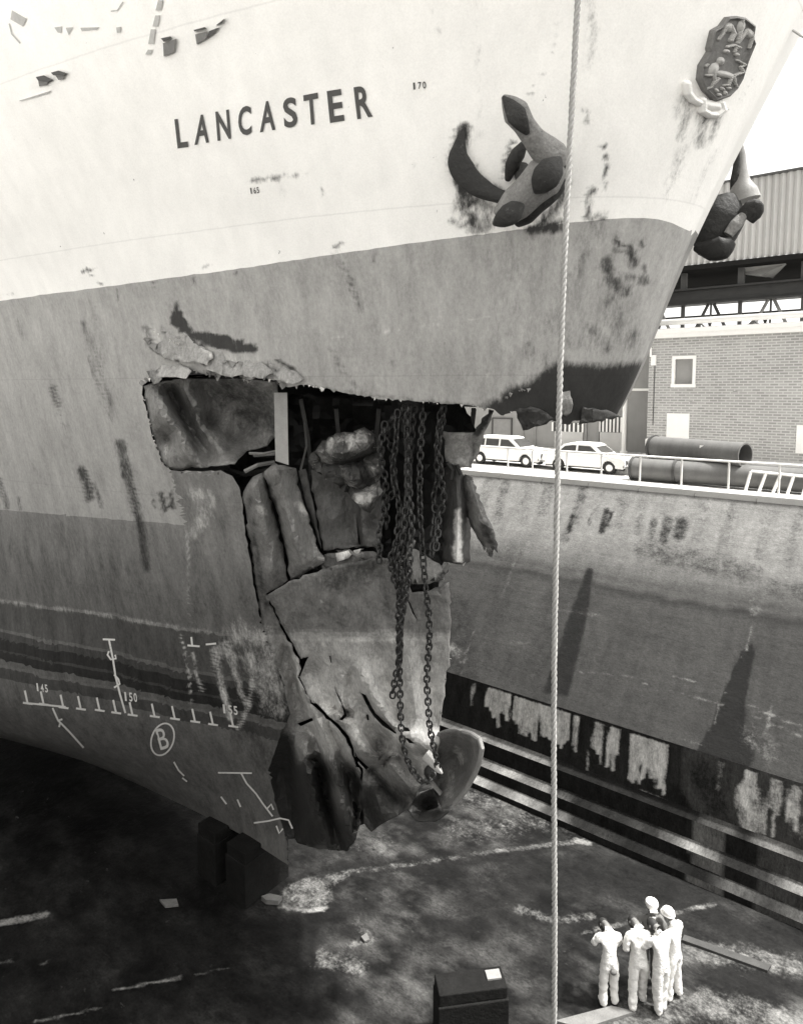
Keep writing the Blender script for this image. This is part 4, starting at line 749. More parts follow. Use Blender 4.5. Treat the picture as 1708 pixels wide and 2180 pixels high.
# litter on the floor
def chunk(name, pts, z, m_, label, cat, h=.06):
    q = P(np.array([a for a, b in pts]), np.array([b for a, b in pts]), z=z); g = G(); g.prism([(a[0], a[1]) for a in q], 'z', .01, h)
    c = q.mean(0); o = obj(name, g, m_); me = o.data
    me.transform(Matrix.Translation((-c[0], -c[1], 0))); o.location = (c[0], c[1], 0); return props(o, label, cat)
chunk('paper_scrap', [(340, 1920), (376, 1918), (380, 1931), (352, 1934)], 0, 'fgrey2', 'pale scrap lying on the dark floor below the keel', 'scrap')
chunk('foam_lump', [(556, 1918), (574, 1912), (600, 1918), (592, 1928), (566, 1926)], 0, 'fgrey2', 'pale lump at the edge of the pale puddle by the keel block', 'scrap', .12)
chunk('plaster_scrap', [(768, 1998), (780, 1990), (786, 2004), (776, 2008)], 0, 'fgrey2', 'small pale scrap on the floor between ship and standing block', 'scrap', .05)
chunk('timber_plank', [(1180, 2180), (1300, 2148), (1352, 2160), (1240, 2196)], 0, 'fgrey3', 'pale plank on the floor in front of the white overalls', 'plank', .07)
chunk('timber_plank', [(1455, 1995), (1640, 2060), (1632, 2072), (1450, 2006)], 0, 'fgrey4', 'long plank on the floor beside the group of men', 'plank', .06)

# ------------------------------------------------------------------ quay side: rail, cars, pipes, buildings, gallery
Q = 8.215
def onq(x, y, z=Q): return P(x, y, z=z)
rail = thing('guard_rail', (-10, 24.1, Q), 'pale metal guard rail along the edge of the dock', 'railing')
posts = [(1003, 1003), (1080, 1004), (1132, 1015), (1205, 1026), (1278, 1028), (1360, 1035), (1448, 1042), (1548, 1048), (1655, 1058), (1770, 1070)]
RP = 24.12
xs = [P(x, y, p=RP)[0] for x, y in posts]; xs[0] = P(1000, 1000, p=RP)[0]; dx = xs[2] - xs[1]
xs = [xs[0] - dx * k for k in range(6, 0, -1)] + xs
for a_ in xs:
    g = G(); g.tube([(a_, RP, Q), (a_, RP, Q + 1.02)], .035, 8); g.box(a_ - .07, a_ + .07, RP - .07, RP + .07, Q, Q + .03); obj('post', g, 'white', rail)
g = G(); g.tube([(xs[0] - .3, RP, Q + 1.04), (xs[-1] + 4, RP, Q + 1.04)], .038, 8); obj('top_rail', g, 'white', rail)

def car(loc, estate, label):
    t = thing('parked_car', loc, label, 'car', 'cars parked on the quay')
    # side profile, x forward; lower body then greenhouse
    L = 4.0; low = [(-2.0, .28), (-2.03, .55), (-1.98, .80), (-1.2, .86), (1.1, .84), (1.9, .76), (2.0, .62), (2.0, .34), (1.9, .26)]
    def arch(poly):
        out = []
        for cx in (1.28, -1.22):
            out.append([(cx + .36 * math.cos(a_), .27 + .36 * math.sin(a_)) for a_ in np.linspace(0, math.pi, 9)])
        return [(-1.95, .26)] + poly[1:-1] + [(1.9, .27)] + out[0] + out[1]
    prof = arch(low); g = G()
    secs = [(-.76, .94, .02), (-.80, 1, 0), (.80, 1, 0), (.76, .94, .02)]
    n = len(prof); vs = [(a_ * k, y, b_ + (0 if b_ < .5 else -dz)) for (y, k, dz) in secs for a_, b_ in prof]
    ff = []
    for i in range(3):
        for j in range(n): ff.append((i * n + j, i * n + (j + 1) % n, (i + 1) * n + (j + 1) % n, (i + 1) * n + j))
    ff += [tuple(range(n))[::-1], tuple(3 * n + j for j in range(n))]; g.add(vs, ff)
    top = [(-1.96, .84), (-1.72, 1.30), (-1.4, 1.36), (.2, 1.36), (.42, 1.32), (.98, .86)] if estate else [(-1.45, .84), (-1.0, 1.28), (-.7, 1.35), (.25, 1.35), (.48, 1.3), (1.0, .86)]
    vs = [(a_, y * (1 - .17 * (b_ - .84) / .5), b_) for y in (-.76, .76) for a_, b_ in top]; k = len(top)
    g.add(vs, [tuple(range(k))[::-1], tuple(range(k, 2 * k))] + [(i, (i + 1) % k, (i + 1) % k + k, i + k) for i in range(k)])
    obj('body', g, 'white', t, True, bevel=.04)
    def win(poly, name='window'):
        for sgn in (-1, 1):
            g = G(); v = [(a_, sgn * (.772 * (1 - .17 * (b_ - .84) / .5)), b_) for a_, b_ in poly]; v2 = [(a_, y - sgn * .02, b_) for a_, y, b_ in v]; m_ = len(v)
            g.add(v + v2, [tuple(range(m_)), tuple(range(m_, 2 * m_))[::-1]] + [(i, (i + 1) % m_, (i + 1) % m_ + m_, i + m_) for i in range(m_)]); obj(name, g, 'glass', t, True)
    if estate:
        win([(-1.74, .94), (-1.62, 1.24), (-.98, 1.26), (-.98, .93)]); win([(-.9, .93), (-.9, 1.26), (-.2, 1.26), (-.2, .93)]); win([(-.1, .93), (-.1, 1.26), (.3, 1.24), (.74, .92)])
    else:
        win([(-1.22, .93), (-.9, 1.2), (-.55, 1.26), (-.35, 1.26), (-.35, .93)]); win([(-.25, .93), (-.25, 1.26), (.32, 1.25), (.74, .92)])
    for nm, a0, a1, b0_, b1 in (('windscreen', .47, .9, 1.28, .93), ('rear_window', -1.74 if estate else -1.06, -1.9 if estate else -1.36, 1.24, .93)):
        sx = 1 if nm == 'windscreen' else -1; g = G(); v = [(a0 + sx * .03, -.6, b0_), (a0 + sx * .03, .6, b0_), (a1 + sx * .04, .66, b1), (a1 + sx * .04, -.66, b1)]; v2 = [(a_ - sx * .04, y, b_ - .02) for a_, y, b_ in v]
        g.add(v + v2, [(0, 1, 2, 3), (7, 6, 5, 4), (0, 4, 5, 1), (1, 5, 6, 2), (2, 6, 7, 3), (3, 7, 4, 0)]); obj(nm, g, 'glass', t, True)
    for sx in (1.28, -1.22):
        for sy in (-.68, .68):
            g = G(); g.tube([(sx, sy - .09, .29), (sx, sy + .09, .29)], .29, 20); wh = obj('wheel', g, 'rubber', t, True, bevel=.03)
            g = G(); e = -1 if sy < 0 else 1; g.tube([(sx, sy + e * .085, .29), (sx, sy + e * .11, .29)], [.17, .13], 16); obj('hub_cap', g, 'white', wh, True)
    g = G(); g.box(2.0, 2.015, -.45, .45, .46, .62); obj('grille', g, 'dark', t, True)
    for sy in (-.6, .6):
        g = G(); g.tube([(1.97, sy, .58), (2.03, sy, .58)], .1, 12); obj('headlight', g, 'glass', t, True)
    g = G(); g.tube([(1.9, -.79, .38), (2.06, -.72, .38), (2.06, .72, .38), (1.9, .79, .38)], .045, 6); g.tube([(-1.9, -.79, .40), (-2.08, -.72, .40), (-2.08, .72, .40), (-1.9, .79, .40)], .045, 6); obj('bumper', g, 'mid', t, True)
    for sy in (-.68, .68):
        g = G(); g.box(-2.05, -2.0, sy - .06, sy + .06, .56, .72); obj('tail_light', g, 'dark', t, True)
    g = G(); g.box(-1.9, 1.9, -.7, .7, .2, .3); obj('underbody', g, 'black', t, True)
    return t
c1 = onq(1066, 991); c2 = onq(1232, 1005)
k1 = car((c1[0], c1[1] + .75, Q), True, 'white estate car with long side windows, partly behind the wrecked bow'); k1.scale = (.95, .95, .95)
k2 = car((c2[0] + .1, c2[1] + .75, Q), False, 'white saloon car with a dark grille and shorter cabin, right of the rope'); k2.scale = (.9, .92, .88)

# steel pipes lying behind the rail
def pipe(name, x0, x1, yc0, yc1, dia_px, p_, label, z=None, flange=True, m_='dark', p1=None):
    a = P(x0, yc0, p=p_); b = P(x1, yc1, p=p_ if p1 is None else p1); r = dia_px / 2 / F * np.linalg.norm(a - CAM) * .97
    zc = z if z is not None else (a[2] + b[2]) / 2; a[2] = b[2] = zc
    t = thing(name, tuple(a), label, 'pipe', 'steel pipes stacked by the rail'); n = 24
    d = (b - a) / np.linalg.norm(b - a); g = G(); e1 = np.array([-d[1], d[0], 0]); ring = lambda c, rr: [tuple(c + e1 * rr * math.cos(k) + np.array([0, 0, rr * math.sin(k)])) for k in np.linspace(0, 2 * math.pi, n, endpoint=False)]
    g.loft([ring(a, r), ring(b, r), ring(b, r * .88), ring(a, r * .88), ring(a, r)], cap=False); obj('pipe_wall', g, M['pipe'], t, smooth=True)
    if flange:
        for q in ([a] if flange == 1 else [a, b]):
            g = G(); g.loft([ring(q - d * .05, r), ring(q - d * .05, r * 1.1), ring(q + d * .05, r * 1.1), ring(q + d * .05, r)], cap=False); obj('flange', g, M['dark'], t)
    return t, r
M['pipe'] = mat('pipe_steel', .12, fine=(20, .2), blotch=(1.2, .4), streak=(2, (3, .4, .4), .2), rough=.5, bump=.004)
rr = .42
t1, _ = pipe('steel_pipe', 1347, 1436, 989, 991, 44, 25.3, 'short grey steel pipe lying on the quay left of the longer one', Q + .43)
t2, _ = pipe('steel_pipe', 1438, 1760, 991, 1020, 44, 25.3, 'long grey steel pipe lying on the quay behind the rail', Q + .43)
t3, _ = pipe('steel_pipe', 1392, 1586, 945, 960, 46, 26.7, 'dark steel pipe lying on top of the others with an open end', Q + 1.16, p1=25.3, flange=1)
t4, _ = pipe('steel_pipe', 1362, 1740, 975, 990, 44, 26.9, 'steel pipe in the back row under the top pipe', Q + .43)
g = G(); c = P(1492, 958, p=25.95 - .47); g.box(c[0] - .07, c[0] + .07, c[1] - .01, c[1] + .02, c[2] - .14, c[2] + .16); obj('paint_mark', g, 'white', t3)
# bundle under a tarpaulin beside the pipes
g = G(); c = onq(1322, 1010); bt = thing('covered_bundle', tuple(c + np.array([0, .35, 0])), 'pale tarpaulin-covered bundle between the saloon car and the pipes', 'bundle')
secs = []
for z_, s_ in ((0, 1), (.25, .98), (.5, .86), (.68, .6), (.76, .2)):
    secs.append([((.62 * s_ + .05 * math.sin(5 * t_ + z_ * 3)) * math.cos(t_), (.42 * s_ + .04 * math.cos(7 * t_)) * math.sin(t_), z_) for t_ in np.linspace(0, 2 * math.pi, 24, endpoint=False)])
g.loft(secs); obj('tarpaulin', g, mat('tarpaulin', .42, blotch=(3, .3), rough=.85, bump=.02), bt, True, smooth=True)
g = G(); g.tube([(.55, -.3, .3), (.85, -.4, .05), (1.1, -.35, .02)], .03, 6); obj('rope_tie', g, 'dark', bt, True)
# ladder-like trestle
lt_ = thing('trestle', tuple(onq(1640, 1058, )), 'white timber trestle with slanting bars lying against the rail', 'trestle')
def quayp(x, y, p_): return tuple(P(x, y, p=p_))
g = G(); g.tube([quayp(1575, 1047, 24.5), quayp(1760, 1068, 24.5)], .06, 4); obj('bottom_bar', g, 'white', lt_)
g = G(); g.tube([quayp(1598, 1003, 24.75), quayp(1760, 1019, 24.75)], .045, 4); obj('top_bar', g, 'white', lt_)
for x0, x1 in ((1584, 1597), (1612, 1629), (1641, 1660), (1672, 1688), (1704, 1720)):
    g = G(); g.tube([quayp(x0, 1048 + (x0 - 1575) * .11, 24.5), quayp(x1, 1004 + (x1 - 1598) * .1, 24.75)], .05, 4); obj('slanting_bar', g, 'white', lt_)

# brick building
PB = 33.9
def brick_extra():
    m = bpy.data.materials.new('brickwork'); m.use_nodes = True; b = NB(m); bs = b.t.nodes['Principled BSDF']
    tc = b.n('ShaderNodeTexCoord'); mp = b.n('ShaderNodeMapping'); b.L(tc.outputs['Object'], mp.inputs[0]); mp.inputs['Rotation'].default_value = (math.radians(-90), 0, 0)
    br = b.n('ShaderNodeTexBrick'); b.L(mp.outputs[0], br.inputs['Vector']); br.inputs['Scale'].default_value = 1; br.inputs['Brick Width'].default_value = .36; br.inputs['Row Height'].default_value = .125; br.inputs['Mortar Size'].default_value = .022
    br.inputs['Color1'].default_value = (.26, .26, .26, 1); br.inputs['Color2'].default_value = (.36, .36, .36, 1); br.inputs['Mortar'].default_value = (.47, .47, .47, 1); br.inputs['Bias'].default_value = -.1
    bw_ = b.n('ShaderNodeRGBToBW'); b.L(br.outputs[0], bw_.inputs[0]); val = bw_.outputs[0]
    n1 = b.noise(tc.outputs['Object'], 2.2, 5, .7, sv=(.5, 1, 3.4)); val = b.mixf(b.ramp(n1, .62, .72), val, .10)
    n2 = b.noise(tc.outputs['Object'], .5, 4, .6); val = b.math('MULTIPLY', val, b.math('MULTIPLY_ADD', n2, .5, .75))
    cm = b.n('ShaderNodeMix', data_type='RGBA', blend_type='MULTIPLY'); cm.inputs[0].default_value = 1; cc = b.n('ShaderNodeCombineColor'); [b.L(val, cc.inputs[i]) for i in range(3)]
    b.L(cc.outputs[0], cm.inputs[6]); cm.inputs[7].default_value = (*TINT, 1); b.L(cm.outputs[2], bs.inputs['Base Color']); bs.inputs['Roughness'].default_value = .85
    return m
M['brick'] = brick_extra()
xl = P(1378, 850, p=PB)[0]; zt = P(1500, 716, p=PB)[2]
bld = thing('brick_building', (xl, PB, 8.2), 'two storey brick building with a flat roof and pale roof edging beside the dock', 'building')
wr = [(1430, 1480, 757, 822)]
def rect(x0, x1, y0, y1, p_=PB):
    a = P((x0), (y0 + y1) / 2, p=p_); b = P(x1, (y0 + y1) / 2, p=p_); zc = P((x0 + x1) / 2, np.array(y0), p=p_)[2]; zb = P((x0 + x1) / 2, np.array(y1), p=p_)[2]
    return a[0], b[0], zb, zc
wa0, wa1, wz0, wz1 = rect(1430, 1479, 759, 823)
xr = xl + 22
g = G()     # front wall built round the window opening
g.box(xl, wa0, PB, PB + .35, 8.2, zt); g.box(wa1, xr, PB, PB + .35, 8.2, zt); g.box(wa0, wa1, PB, PB + .35, 8.2, wz0); g.box(wa0, wa1, PB, PB + .35, wz1, zt)
g.box(xl, xl + .35, PB + .35, PB + 7, 8.2, zt); g.box(xr - .35, xr, PB + .35, PB + 7, 8.2, zt); g.box(xl + .35, xr - .35, PB + 6.65, PB + 7, 8.2, zt); obj('wall', g, 'brick', bld)
g = G(); g.box(xl - .25, xr + .2, PB - .28, PB + 7.2, zt, zt + .22); g.box(xl - .31, xr + .26, PB - .34, PB + 7.26, zt + .22, zt + .42); obj('roof', g, 'white', bld)
fr = G(); t_ = .12
fr.box(wa0 - .02, wa1 + .02, PB - .07, PB + .12, wz1 - t_, wz1 + .03); fr.box(wa0 - .04, wa1 + .04, PB - .1, PB + .12, wz0 - .04, wz0 + t_); fr.box(wa0 - .02, wa0 + t_, PB - .07, PB + .12, wz0 + t_, wz1 - t_); fr.box(wa1 - t_, wa1 + .02, PB - .07, PB + .12, wz0 + t_, wz1 - t_)
wd_ = obj('window', fr, 'white', bld); g = G(); g.box(wa0 + t_, wa1 - t_, PB + .14, PB + .16, wz0 + t_, wz1 - t_); obj('pane', g, mat('pale_window_glass', .3, rough=.25, blotch=(1, .2)), wd_)
for (x0, x1, y0, y1, nm) in ((1418, 1466, 880, 934, 'notice_board'), (1693, 1740, 905, 966, 'notice_board')):
    a0, a1, z0, z1 = rect(x0, x1, y0, y1); g = G(); g.box(a0, a1, PB - .06, PB - .003, z0, z1); obj(nm, g, 'white', bld, bevel=.01)
for (x0, x1, y0, y1) in ((1386, 1396, 756, 778), (1374, 1385, 934, 950)):
    a0, a1, z0, z1 = rect(x0, x1, y0, y1); g = G(); g.box(a0, a1, PB - .14, PB - .003, z0, z1); obj('lamp_box', g, 'white', bld, bevel=.01)
a0, a1, z0, z1 = rect(1391, 1393, 778, 905); g = G(); g.tube([(a0, PB - .04, z0), (a0, PB - .04, z1)], .02, 5); obj('conduit', g, 'dark', bld)
g = G(); q = [P(1372, 722, p=PB - .2), P(1384, 742, p=PB - .1), P(1384, 760, p=PB - .1)]; g.tube([tuple(k) for k in q], .05, 6); obj('down_pipe', g, 'white', bld)

# pale shed behind the cars
PS = 36.5
sh = thing('storehouse', (-20, PS, 8.2), 'grey boarded storehouse wall behind the parked cars', 'building')
sa1 = xl - .35
g = G(); g.box(-70, sa1, PS, PS + 8, 8.2, 14.2); obj('wall', g, mat('grey_render', .25, blotch=(.5, .25), streak=(1.5, (1, 1, .15), .2), rough=.85), sh)
for (x0, x1, y0, y1, m_) in ((1049, 1087, 892, 1000, 'dark'), (1176, 1240, 900, 919, 'dark'), (1276, 1330, 888, 920, 'dark')):
    a0, a1, z0, z1 = rect(x0, x1, y0, y1, PS); z0 = max(z0, 8.2); g = G()
    if m_ == 'dark' and y1 < 930:
        g.box(a0, a1, PS - .04, PS - .003, z0, z1); lv = obj('louvre', g, 'dark', sh); g = G()
        for k in np.linspace(a0, a1, 8): g.box(k - .05, k + .05, PS - .08, PS - .043, z0, z1)
        obj('louvre_slat', g, 'white', lv)
    else:
        g.box(a0, a1, PS - .05, PS - .003, z0, z1); dr = obj('door', g, 'mid', sh); g = G(); g.box(a0 - .08, a0 - .002, PS - .1, PS - .003, z0, z1 + .08); g.box(a1 + .002, a1 + .08, PS - .1, PS - .003, z0, z1 + .08); g.box(a0, a1, PS - .1, PS - .003, z1 + .002, z1 + .08); obj('door_frame', g, 'dark', dr)
for (x0, x1, y0, y1) in ((1180, 1240, 919, 960), (1276, 1332, 921, 962)):
    a0, a1, z0, z1 = rect(x0, x1, y0, y1, PS); g = G(); g.box(a0, a1, PS - .07, PS - .003, z0, z1); obj('panel', g, mat('pale_panel', .48, rough=.8), sh, bevel=.01)
for x in (1110, 1136, 1244, 1270):
    a0, a1, z0, z1 = rect(x, x + 5, 860, 975, PS); g = G(); g.box(a0, a1, PS - .1, PS - .003, 8.2, 14.1); obj('pilaster', g, 'mid', sh)
a0, a1, z0, z1 = rect(1338, 1400, 827, 832, PS); g = G(); g.box(a0 - 1, sa1 - .02, PS - .06, PS - .003, z0, z1); obj('ledge', g, 'white', sh)
# white pole
q = onq(1326, 966, 8.2); pole = thing('flag_pole', tuple(q), 'tall white pole standing at the corner of the brick building', 'pole'); g = G(); g.tube([(0, 0, 0), (0, 0, 5.6)], [.13, .10], 10); g.tube([(0, 0, 0), (0, 0, .15)], .2, 10); obj('shaft', g, 'white', pole, True, smooth=True)

# overhead gallery with corrugated cladding on steel trestles
PG = 41.0
gl = thing('overhead_gallery', (0, PG, 8.2), 'long raised gallery clad in pale corrugated sheet above the brick building', 'gallery')
zb = P(1570, 553, p=PG)[2]; ztp = P(1650, 371, p=PG)[2]
ga0 = P(1440, 390, p=PG)[0]; ga1 = 40
xs_ = np.arange(-34, ga1, .085); g = G(); nn = len(xs_); yy = PG + .08 * np.sin(xs_ / .34 * 2 * math.pi)
ga0 = P(1500, 400, p=PG)[0] - 3
g.add([(x, y, zb) for x, y in zip(xs_, yy)] + [(x, y, ztp) for x, y in zip(xs_, yy)], [(i, i + 1, nn + i + 1, nn + i) for i in range(nn - 1)])
cl = obj('cladding', g, mat('corrugated_sheet', .40, blotch=(.4, .12), streak=(1, (1, 1, .1), .1), rough=.5), gl)
g = G(); g.box(-34, ga1, PG - .12, PG + 12, ztp, ztp + .12); obj('roof', g, 'dark', gl)
pf = PG * 1.17
g = G(); g.box(-34, ga1, PG - .1, pf, zb - .3, zb - .02); obj('soffit', g, mat('soffit_black', .016, rough=.9, spec=0), gl)
g = G(); g.box(-34, ga1, pf + 1.0, pf + 1.4, zb - .9, zb + .1); obj('rear_girder', g, 'dark', gl)
z1_ = P(1560, 612, p=PG + 1)[2]; z2_ = P(1560, 640, p=PG + 1)[2]
g = G(); g.box(-34, ga1, PG + .8, PG + 1.2, z2_, z1_); g.box(-34, ga1, PG + .5, PG + 1.5, z1_, z1_ + .1); g.box(-34, ga1, PG + .5, PG + 1.5, z2_ - .1, z2_); obj('girder', g, 'black', gl)
z3_ = P(1560, 668, p=PG + 1)[2]
g = G(); g.box(-34, ga1, PG + 4, PG + 4.3, z3_ - .1, z3_ + .35); obj('lower_girder', g, 'dark', gl)
for k, a_ in enumerate(np.arange(-33, 40, 3.1)):
    g = G(); g.box(a_ - .16, a_ + .16, PG + .85, PG + 1.15, z1_ + .1, zb - .3); obj('stub_post', g, 'dark', gl)
    if k % 2 == 0: g = G(); g.add([(a_ - .2, PG + 1, zb - .3), (a_ + 2.2, PG + 1, zb - .3), (a_ + 1.5, PG + 1.4, zb - .95), (a_ + .9, PG + 1, z1_ + .5), (a_ - .2, PG + 1.3, zb - .55)], [(0, 1, 2, 3, 4)]); g.add([(a_ - .2, PG + 1.25, zb - .3), (a_ + 2.2, PG + 1.25, zb - .3), (a_ + 1.5, PG + 1.6, zb - .95), (a_ + .9, PG + 1.25, z1_ + .5), (a_ - .2, PG + 1.5, zb - .55)], [(4, 3, 2, 1, 0)]); obj('gusset', g, 'mid', gl)
zr = zt + .5
for k, a_ in enumerate(np.arange(-33, 40, 3.1)):
    g = G(); g.box(a_ - .1, a_ + .1, PG + .9, PG + 1.1, 8.2, z2_ - .1); obj('column', g, 'dark', gl)
    for (s0, s1) in ((.1, 1.4), (3.0, 1.7)):
        g = G(); g.tube([(a_ + s0, PG + 1, zr - .8), (a_ + s1, PG + 1, z2_ - .1)], .09, 4); obj('brace', g, 'dark' if k % 2 else 'mid', gl)
    g = G(); g.tube([(a_ + 1.55, PG + 1, zr - .8), (a_ + 1.55, PG + 1, z2_ - .1)], .06, 4); obj('hanger', g, 'white' if k % 3 == 0 else 'dark', gl)
    for (s0, s1) in ((.2, .9), (1.4, .7)):
        g = G(); g.tube([(a_ + s0, PG + 4.1, zr - 1), (a_ + s1, PG + 4.1, z3_)], .07, 4); obj('brace', g, 'dark', gl)
# pipe run in front of the trestle
pb_ = thing('overhead_pipe', (0, 38.5, 14), 'pale overhead pipe run on brackets just above the brick building roof', 'pipe')
a = P(1390, 688, p=38.5); b = P(1708, 669, p=38.5); zc = (a[2] + b[2]) / 2
g = G(); g.tube([(-34, 38.5, zc), (40, 38.5, zc)], .17, 12); obj('pipe_wall', g, mat('lagged_pipe', .42, blotch=(1, .2), rough=.6), pb_, smooth=True)
g = G(); g.tube([(-34, 38.9, zc - .35), (40, 38.9, zc - .35)], .05, 6); g.tube([(-34, 38.9, zc - .5), (40, 38.9, zc - .5)], .03, 6); obj('cable_tray', g, 'mid', pb_)
for k, a_ in enumerate(np.arange(-33, 40, 2.6)):
    g = G(); g.tube([(a_, 38.6, zt + .42), (a_ + .12, 38.6, zc - .15)], .07, 4); g.tube([(a_ + .75, 38.7, zt + .42), (a_ + .15, 38.7, zc - .15)], .05, 4); g.tube([(a_ - .55, 38.7, zt + .42), (a_ + .1, 38.7, zc - .15)], .05, 4); obj('bracket', g, 'dark', pb_)

# ------------------------------------------------------------------ fittings on the hull: fairleads, crest, stem head
M['faint'] = mat('pale_grey_paint', .46, fine=(30, .15), blotch=(6, .25), rough=.7)  # washed-out grey, overexposure put into the colour
M['fgrey'] = mat('worn_grey_paint', .2, fine=(30, .25), blotch=(7, .4), rough=.7)
def hullpatch(name, poly, m_, off=.02, k=.3111, lab=None):
    poly = np.array(dense([(a * k, b * k) for a, b in poly], 6, True)); a = onhull(poly[:, 0], poly[:, 1], off); b = onhull(poly[:, 0], poly[:, 1], -.03); n = len(a); g = G()
    g.add(list(a) + list(b), [tuple(range(n))] + [(i, (i + 1) % n, (i + 1) % n + n, i + n) for i in range(n)]); return obj(name, g, m_, ship)
for lid, body, m_ in (([(1100, 262), (1165, 248), (1175, 258), (1120, 285)], [(1115, 295), (1205, 265), (1190, 360), (1120, 385)], 'fgrey'), ([(1325, 205), (1400, 185), (1415, 195), (1330, 215)], [(1335, 235), (1420, 213), (1410, 265), (1345, 302)], 'fgrey')):
    hullpatch('fairlead', body, m_, .05); hullpatch('fairlead_lip', lid, 'letter', .09)
hullpatch('fairlead', [(1412, 262), (1432, 212), (1492, 188), (1462, 232)], 'letter', .05); hullpatch('fairlead_lip', [(1478, 172), (1534, 128), (1520, 158)], 'letter', .07)
for q in ([(245, 527), (300, 515), (362, 545), (326, 562), (262, 552)], [(348, 497), (400, 483), (457, 500), (440, 517), (365, 514)]): hullpatch('mooring_bitt_cap', q, 'letter', .08)
for q in ([(262, 552), (330, 562), (320, 582), (268, 590)], [(380, 516), (440, 518), (432, 545), (400, 548)]): hullpatch('mooring_bitt', q, 'fgrey', .05)
hullpatch('rubbing_bar', [(132, 688), (240, 655), (345, 620), (345, 632), (240, 665), (136, 692)], 'faint', .03)
for y0, y1, x0 in ((0, 70, 1086), (105, 180, 1066), (200, 300, 1036), (340, 372, 1016)): hullpatch('rung_plate', [(x0 - 18 + 14, y0), (x0 + 22 + 6, y0), (x0 + 16, y1), (x0 - 22, y1)], 'faint', .02)
hullpatch('square_plate', [(82, 70), (182, 128), (158, 182), (72, 132)], 'faint', .02)
ribbon([[(20, 50), (25, 72), (43, 92)]], 3, 'hanging_line', m_='faint'); ribbon([[(236, 24), (250, 22), (262, 4)]], 3, 'hanging_line', m_='faint')
for q in ([(372, 188), (425, 180), (420, 228), (395, 222)], [(450, 190), (500, 186), (470, 240)], [(550, 190), (680, 186), (660, 204), (560, 214)], [(795, 188), (830, 182), (826, 222), (800, 226)]): hullpatch('paint_patch', q, 'faint', .012)

def tangents(x, y, off=0.):
    e = 2.; c = onhull([x, x + e, x, x - e, x], [y, y, y + e, y, y - e], off)
    ex = (c[1] - c[3]) / (2 * e); ey = (c[2] - c[4]) / (2 * e)
    for v in (ex, ey):
        L = np.linalg.norm(v)
        if L > .03: v *= .03 / L
    n = np.cross(ex, ey); n /= np.linalg.norm(n) + 1e-9
    if n @ (CAM - c[0]) < 0: n = -n
    return c[0], ex, ey, n
def relief(g, x, y, rx, ry, ang=0, h=.05, base_=.05):
    """low carved blob on the hull, sizes in picture points"""
    c, ex, ey, n = tangents(x, y); a = math.radians(ang); u = ex * math.cos(a) + ey * math.sin(a); v = -ex * math.sin(a) + ey * math.cos(a)
    s = G(); s.ell((0, 0, 0), (1, 1, 1), n=10); q = np.array(s.v); w_ = c + n * base_ + q[:, :1] * u * rx + q[:, 1:2] * v * ry + q[:, 2:] * n * h
    g.add(w_.tolist(), s.f)
def stroke(g, pts, r0, r1, h=.05, base_=.05):
    L = dense(pts, 3.2); n = len(L)
    for i, q in enumerate(L):
        r = r0 + (r1 - r0) * i / max(1, n - 1); relief(g, q[0], q[1], r, r, 0, h, base_)
SH = np.array([(1539.6, 36.4), (1555.6, 34.2), (1575, 38), (1596.5, 55), (1593, 80), (1597.4, 92.5), (1582, 130), (1570, 169), (1559, 188.5), (1543, 204.5), (1513, 215), (1490, 192), (1479, 169), (1482.7, 138.7), (1500.5, 110), (1499, 103), (1507.6, 67.6), (1509.4, 64), (1525.4, 55)])
sd = np.array(dense(SH, 5, True)); cen = sd.mean(0); g = G(); rings = []
for k, o_ in ((1., -.03), (1., .075), (.95, .095), (.9, .06), (.6, .06), (.3, .06)):
    q = cen + (sd - cen) * k; c = hullhit(q[:, 0], q[:, 1]); nv = np.array([tangents(*cen)[3]]); rings.append(c + nv * o_)
n = len(sd)
for r0, r1 in zip(rings[:-1], rings[1:]): g.add(list(r0) + list(r1), [(i, (i + 1) % n, n + (i + 1) % n, n + i) for i in range(n)])
g.add(list(rings[-1]), [tuple(range(n))])
M['crest'] = mat('weathered_crest', .16, fine=(60, .25), blotch=(14, .4), rough=.55, bump=.01, bscale=30); M['crest_hi'] = mat('worn_gilt_relief', .42, fine=(60, .2), blotch=(16, .35), rough=.5)
cr = obj('bow_crest', g, 'crest', ship, smooth=True)
g = G(); T_ = lambda L: [(1404.5 + .1778 * a, .1778 * b) for a, b in L]
stroke(g, T_([(790, 480), (830, 400), (790, 310), (730, 320), (700, 400), (650, 470)]), 6, 3.5); relief(g, *T_([(765, 330)])[0], 11, 12, 20)
stroke(g, T_([(880, 470), (895, 400), (915, 330), (925, 250)]), 5, 4); relief(g, *T_([(912, 320)])[0], 9, 16, 15)
stroke(g, T_([(870, 510), (930, 430), (980, 370), (1030, 390), (1040, 450), (1000, 570)]), 4.5, 3); relief(g, *T_([(1000, 400)])[0], 10, 12, -20)
stroke(g, T_([(750, 560), (830, 540), (890, 570)]), 4, 4); relief(g, *T_([(740, 612)])[0], 7, 5.5); relief(g, *T_([(855, 650)])[0], 6, 5); stroke(g, T_([(860, 560), (830, 620)]), 4, 3)
obj('lily_relief', g, 'crest_hi', cr, smooth=True)
g = G(); relief(g, *T_([(672, 730)])[0], 9, 10, 30); relief(g, *T_([(590, 830)])[0], 11, 17, 30); relief(g, *T_([(720, 890)])[0], 24, 8, 12)
for q in ([(590, 870), (600, 960), (560, 1040), (500, 1060)], [(640, 940), (590, 1000)], [(820, 920), (830, 980), (850, 1030)], [(790, 930), (760, 1010), (700, 1020)], [(830, 900), (930, 860), (900, 800), (950, 770), (860, 720)], [(490, 790), (520, 770)], [(560, 900), (500, 900)]): stroke(g, T_(q), 4, 2.6)
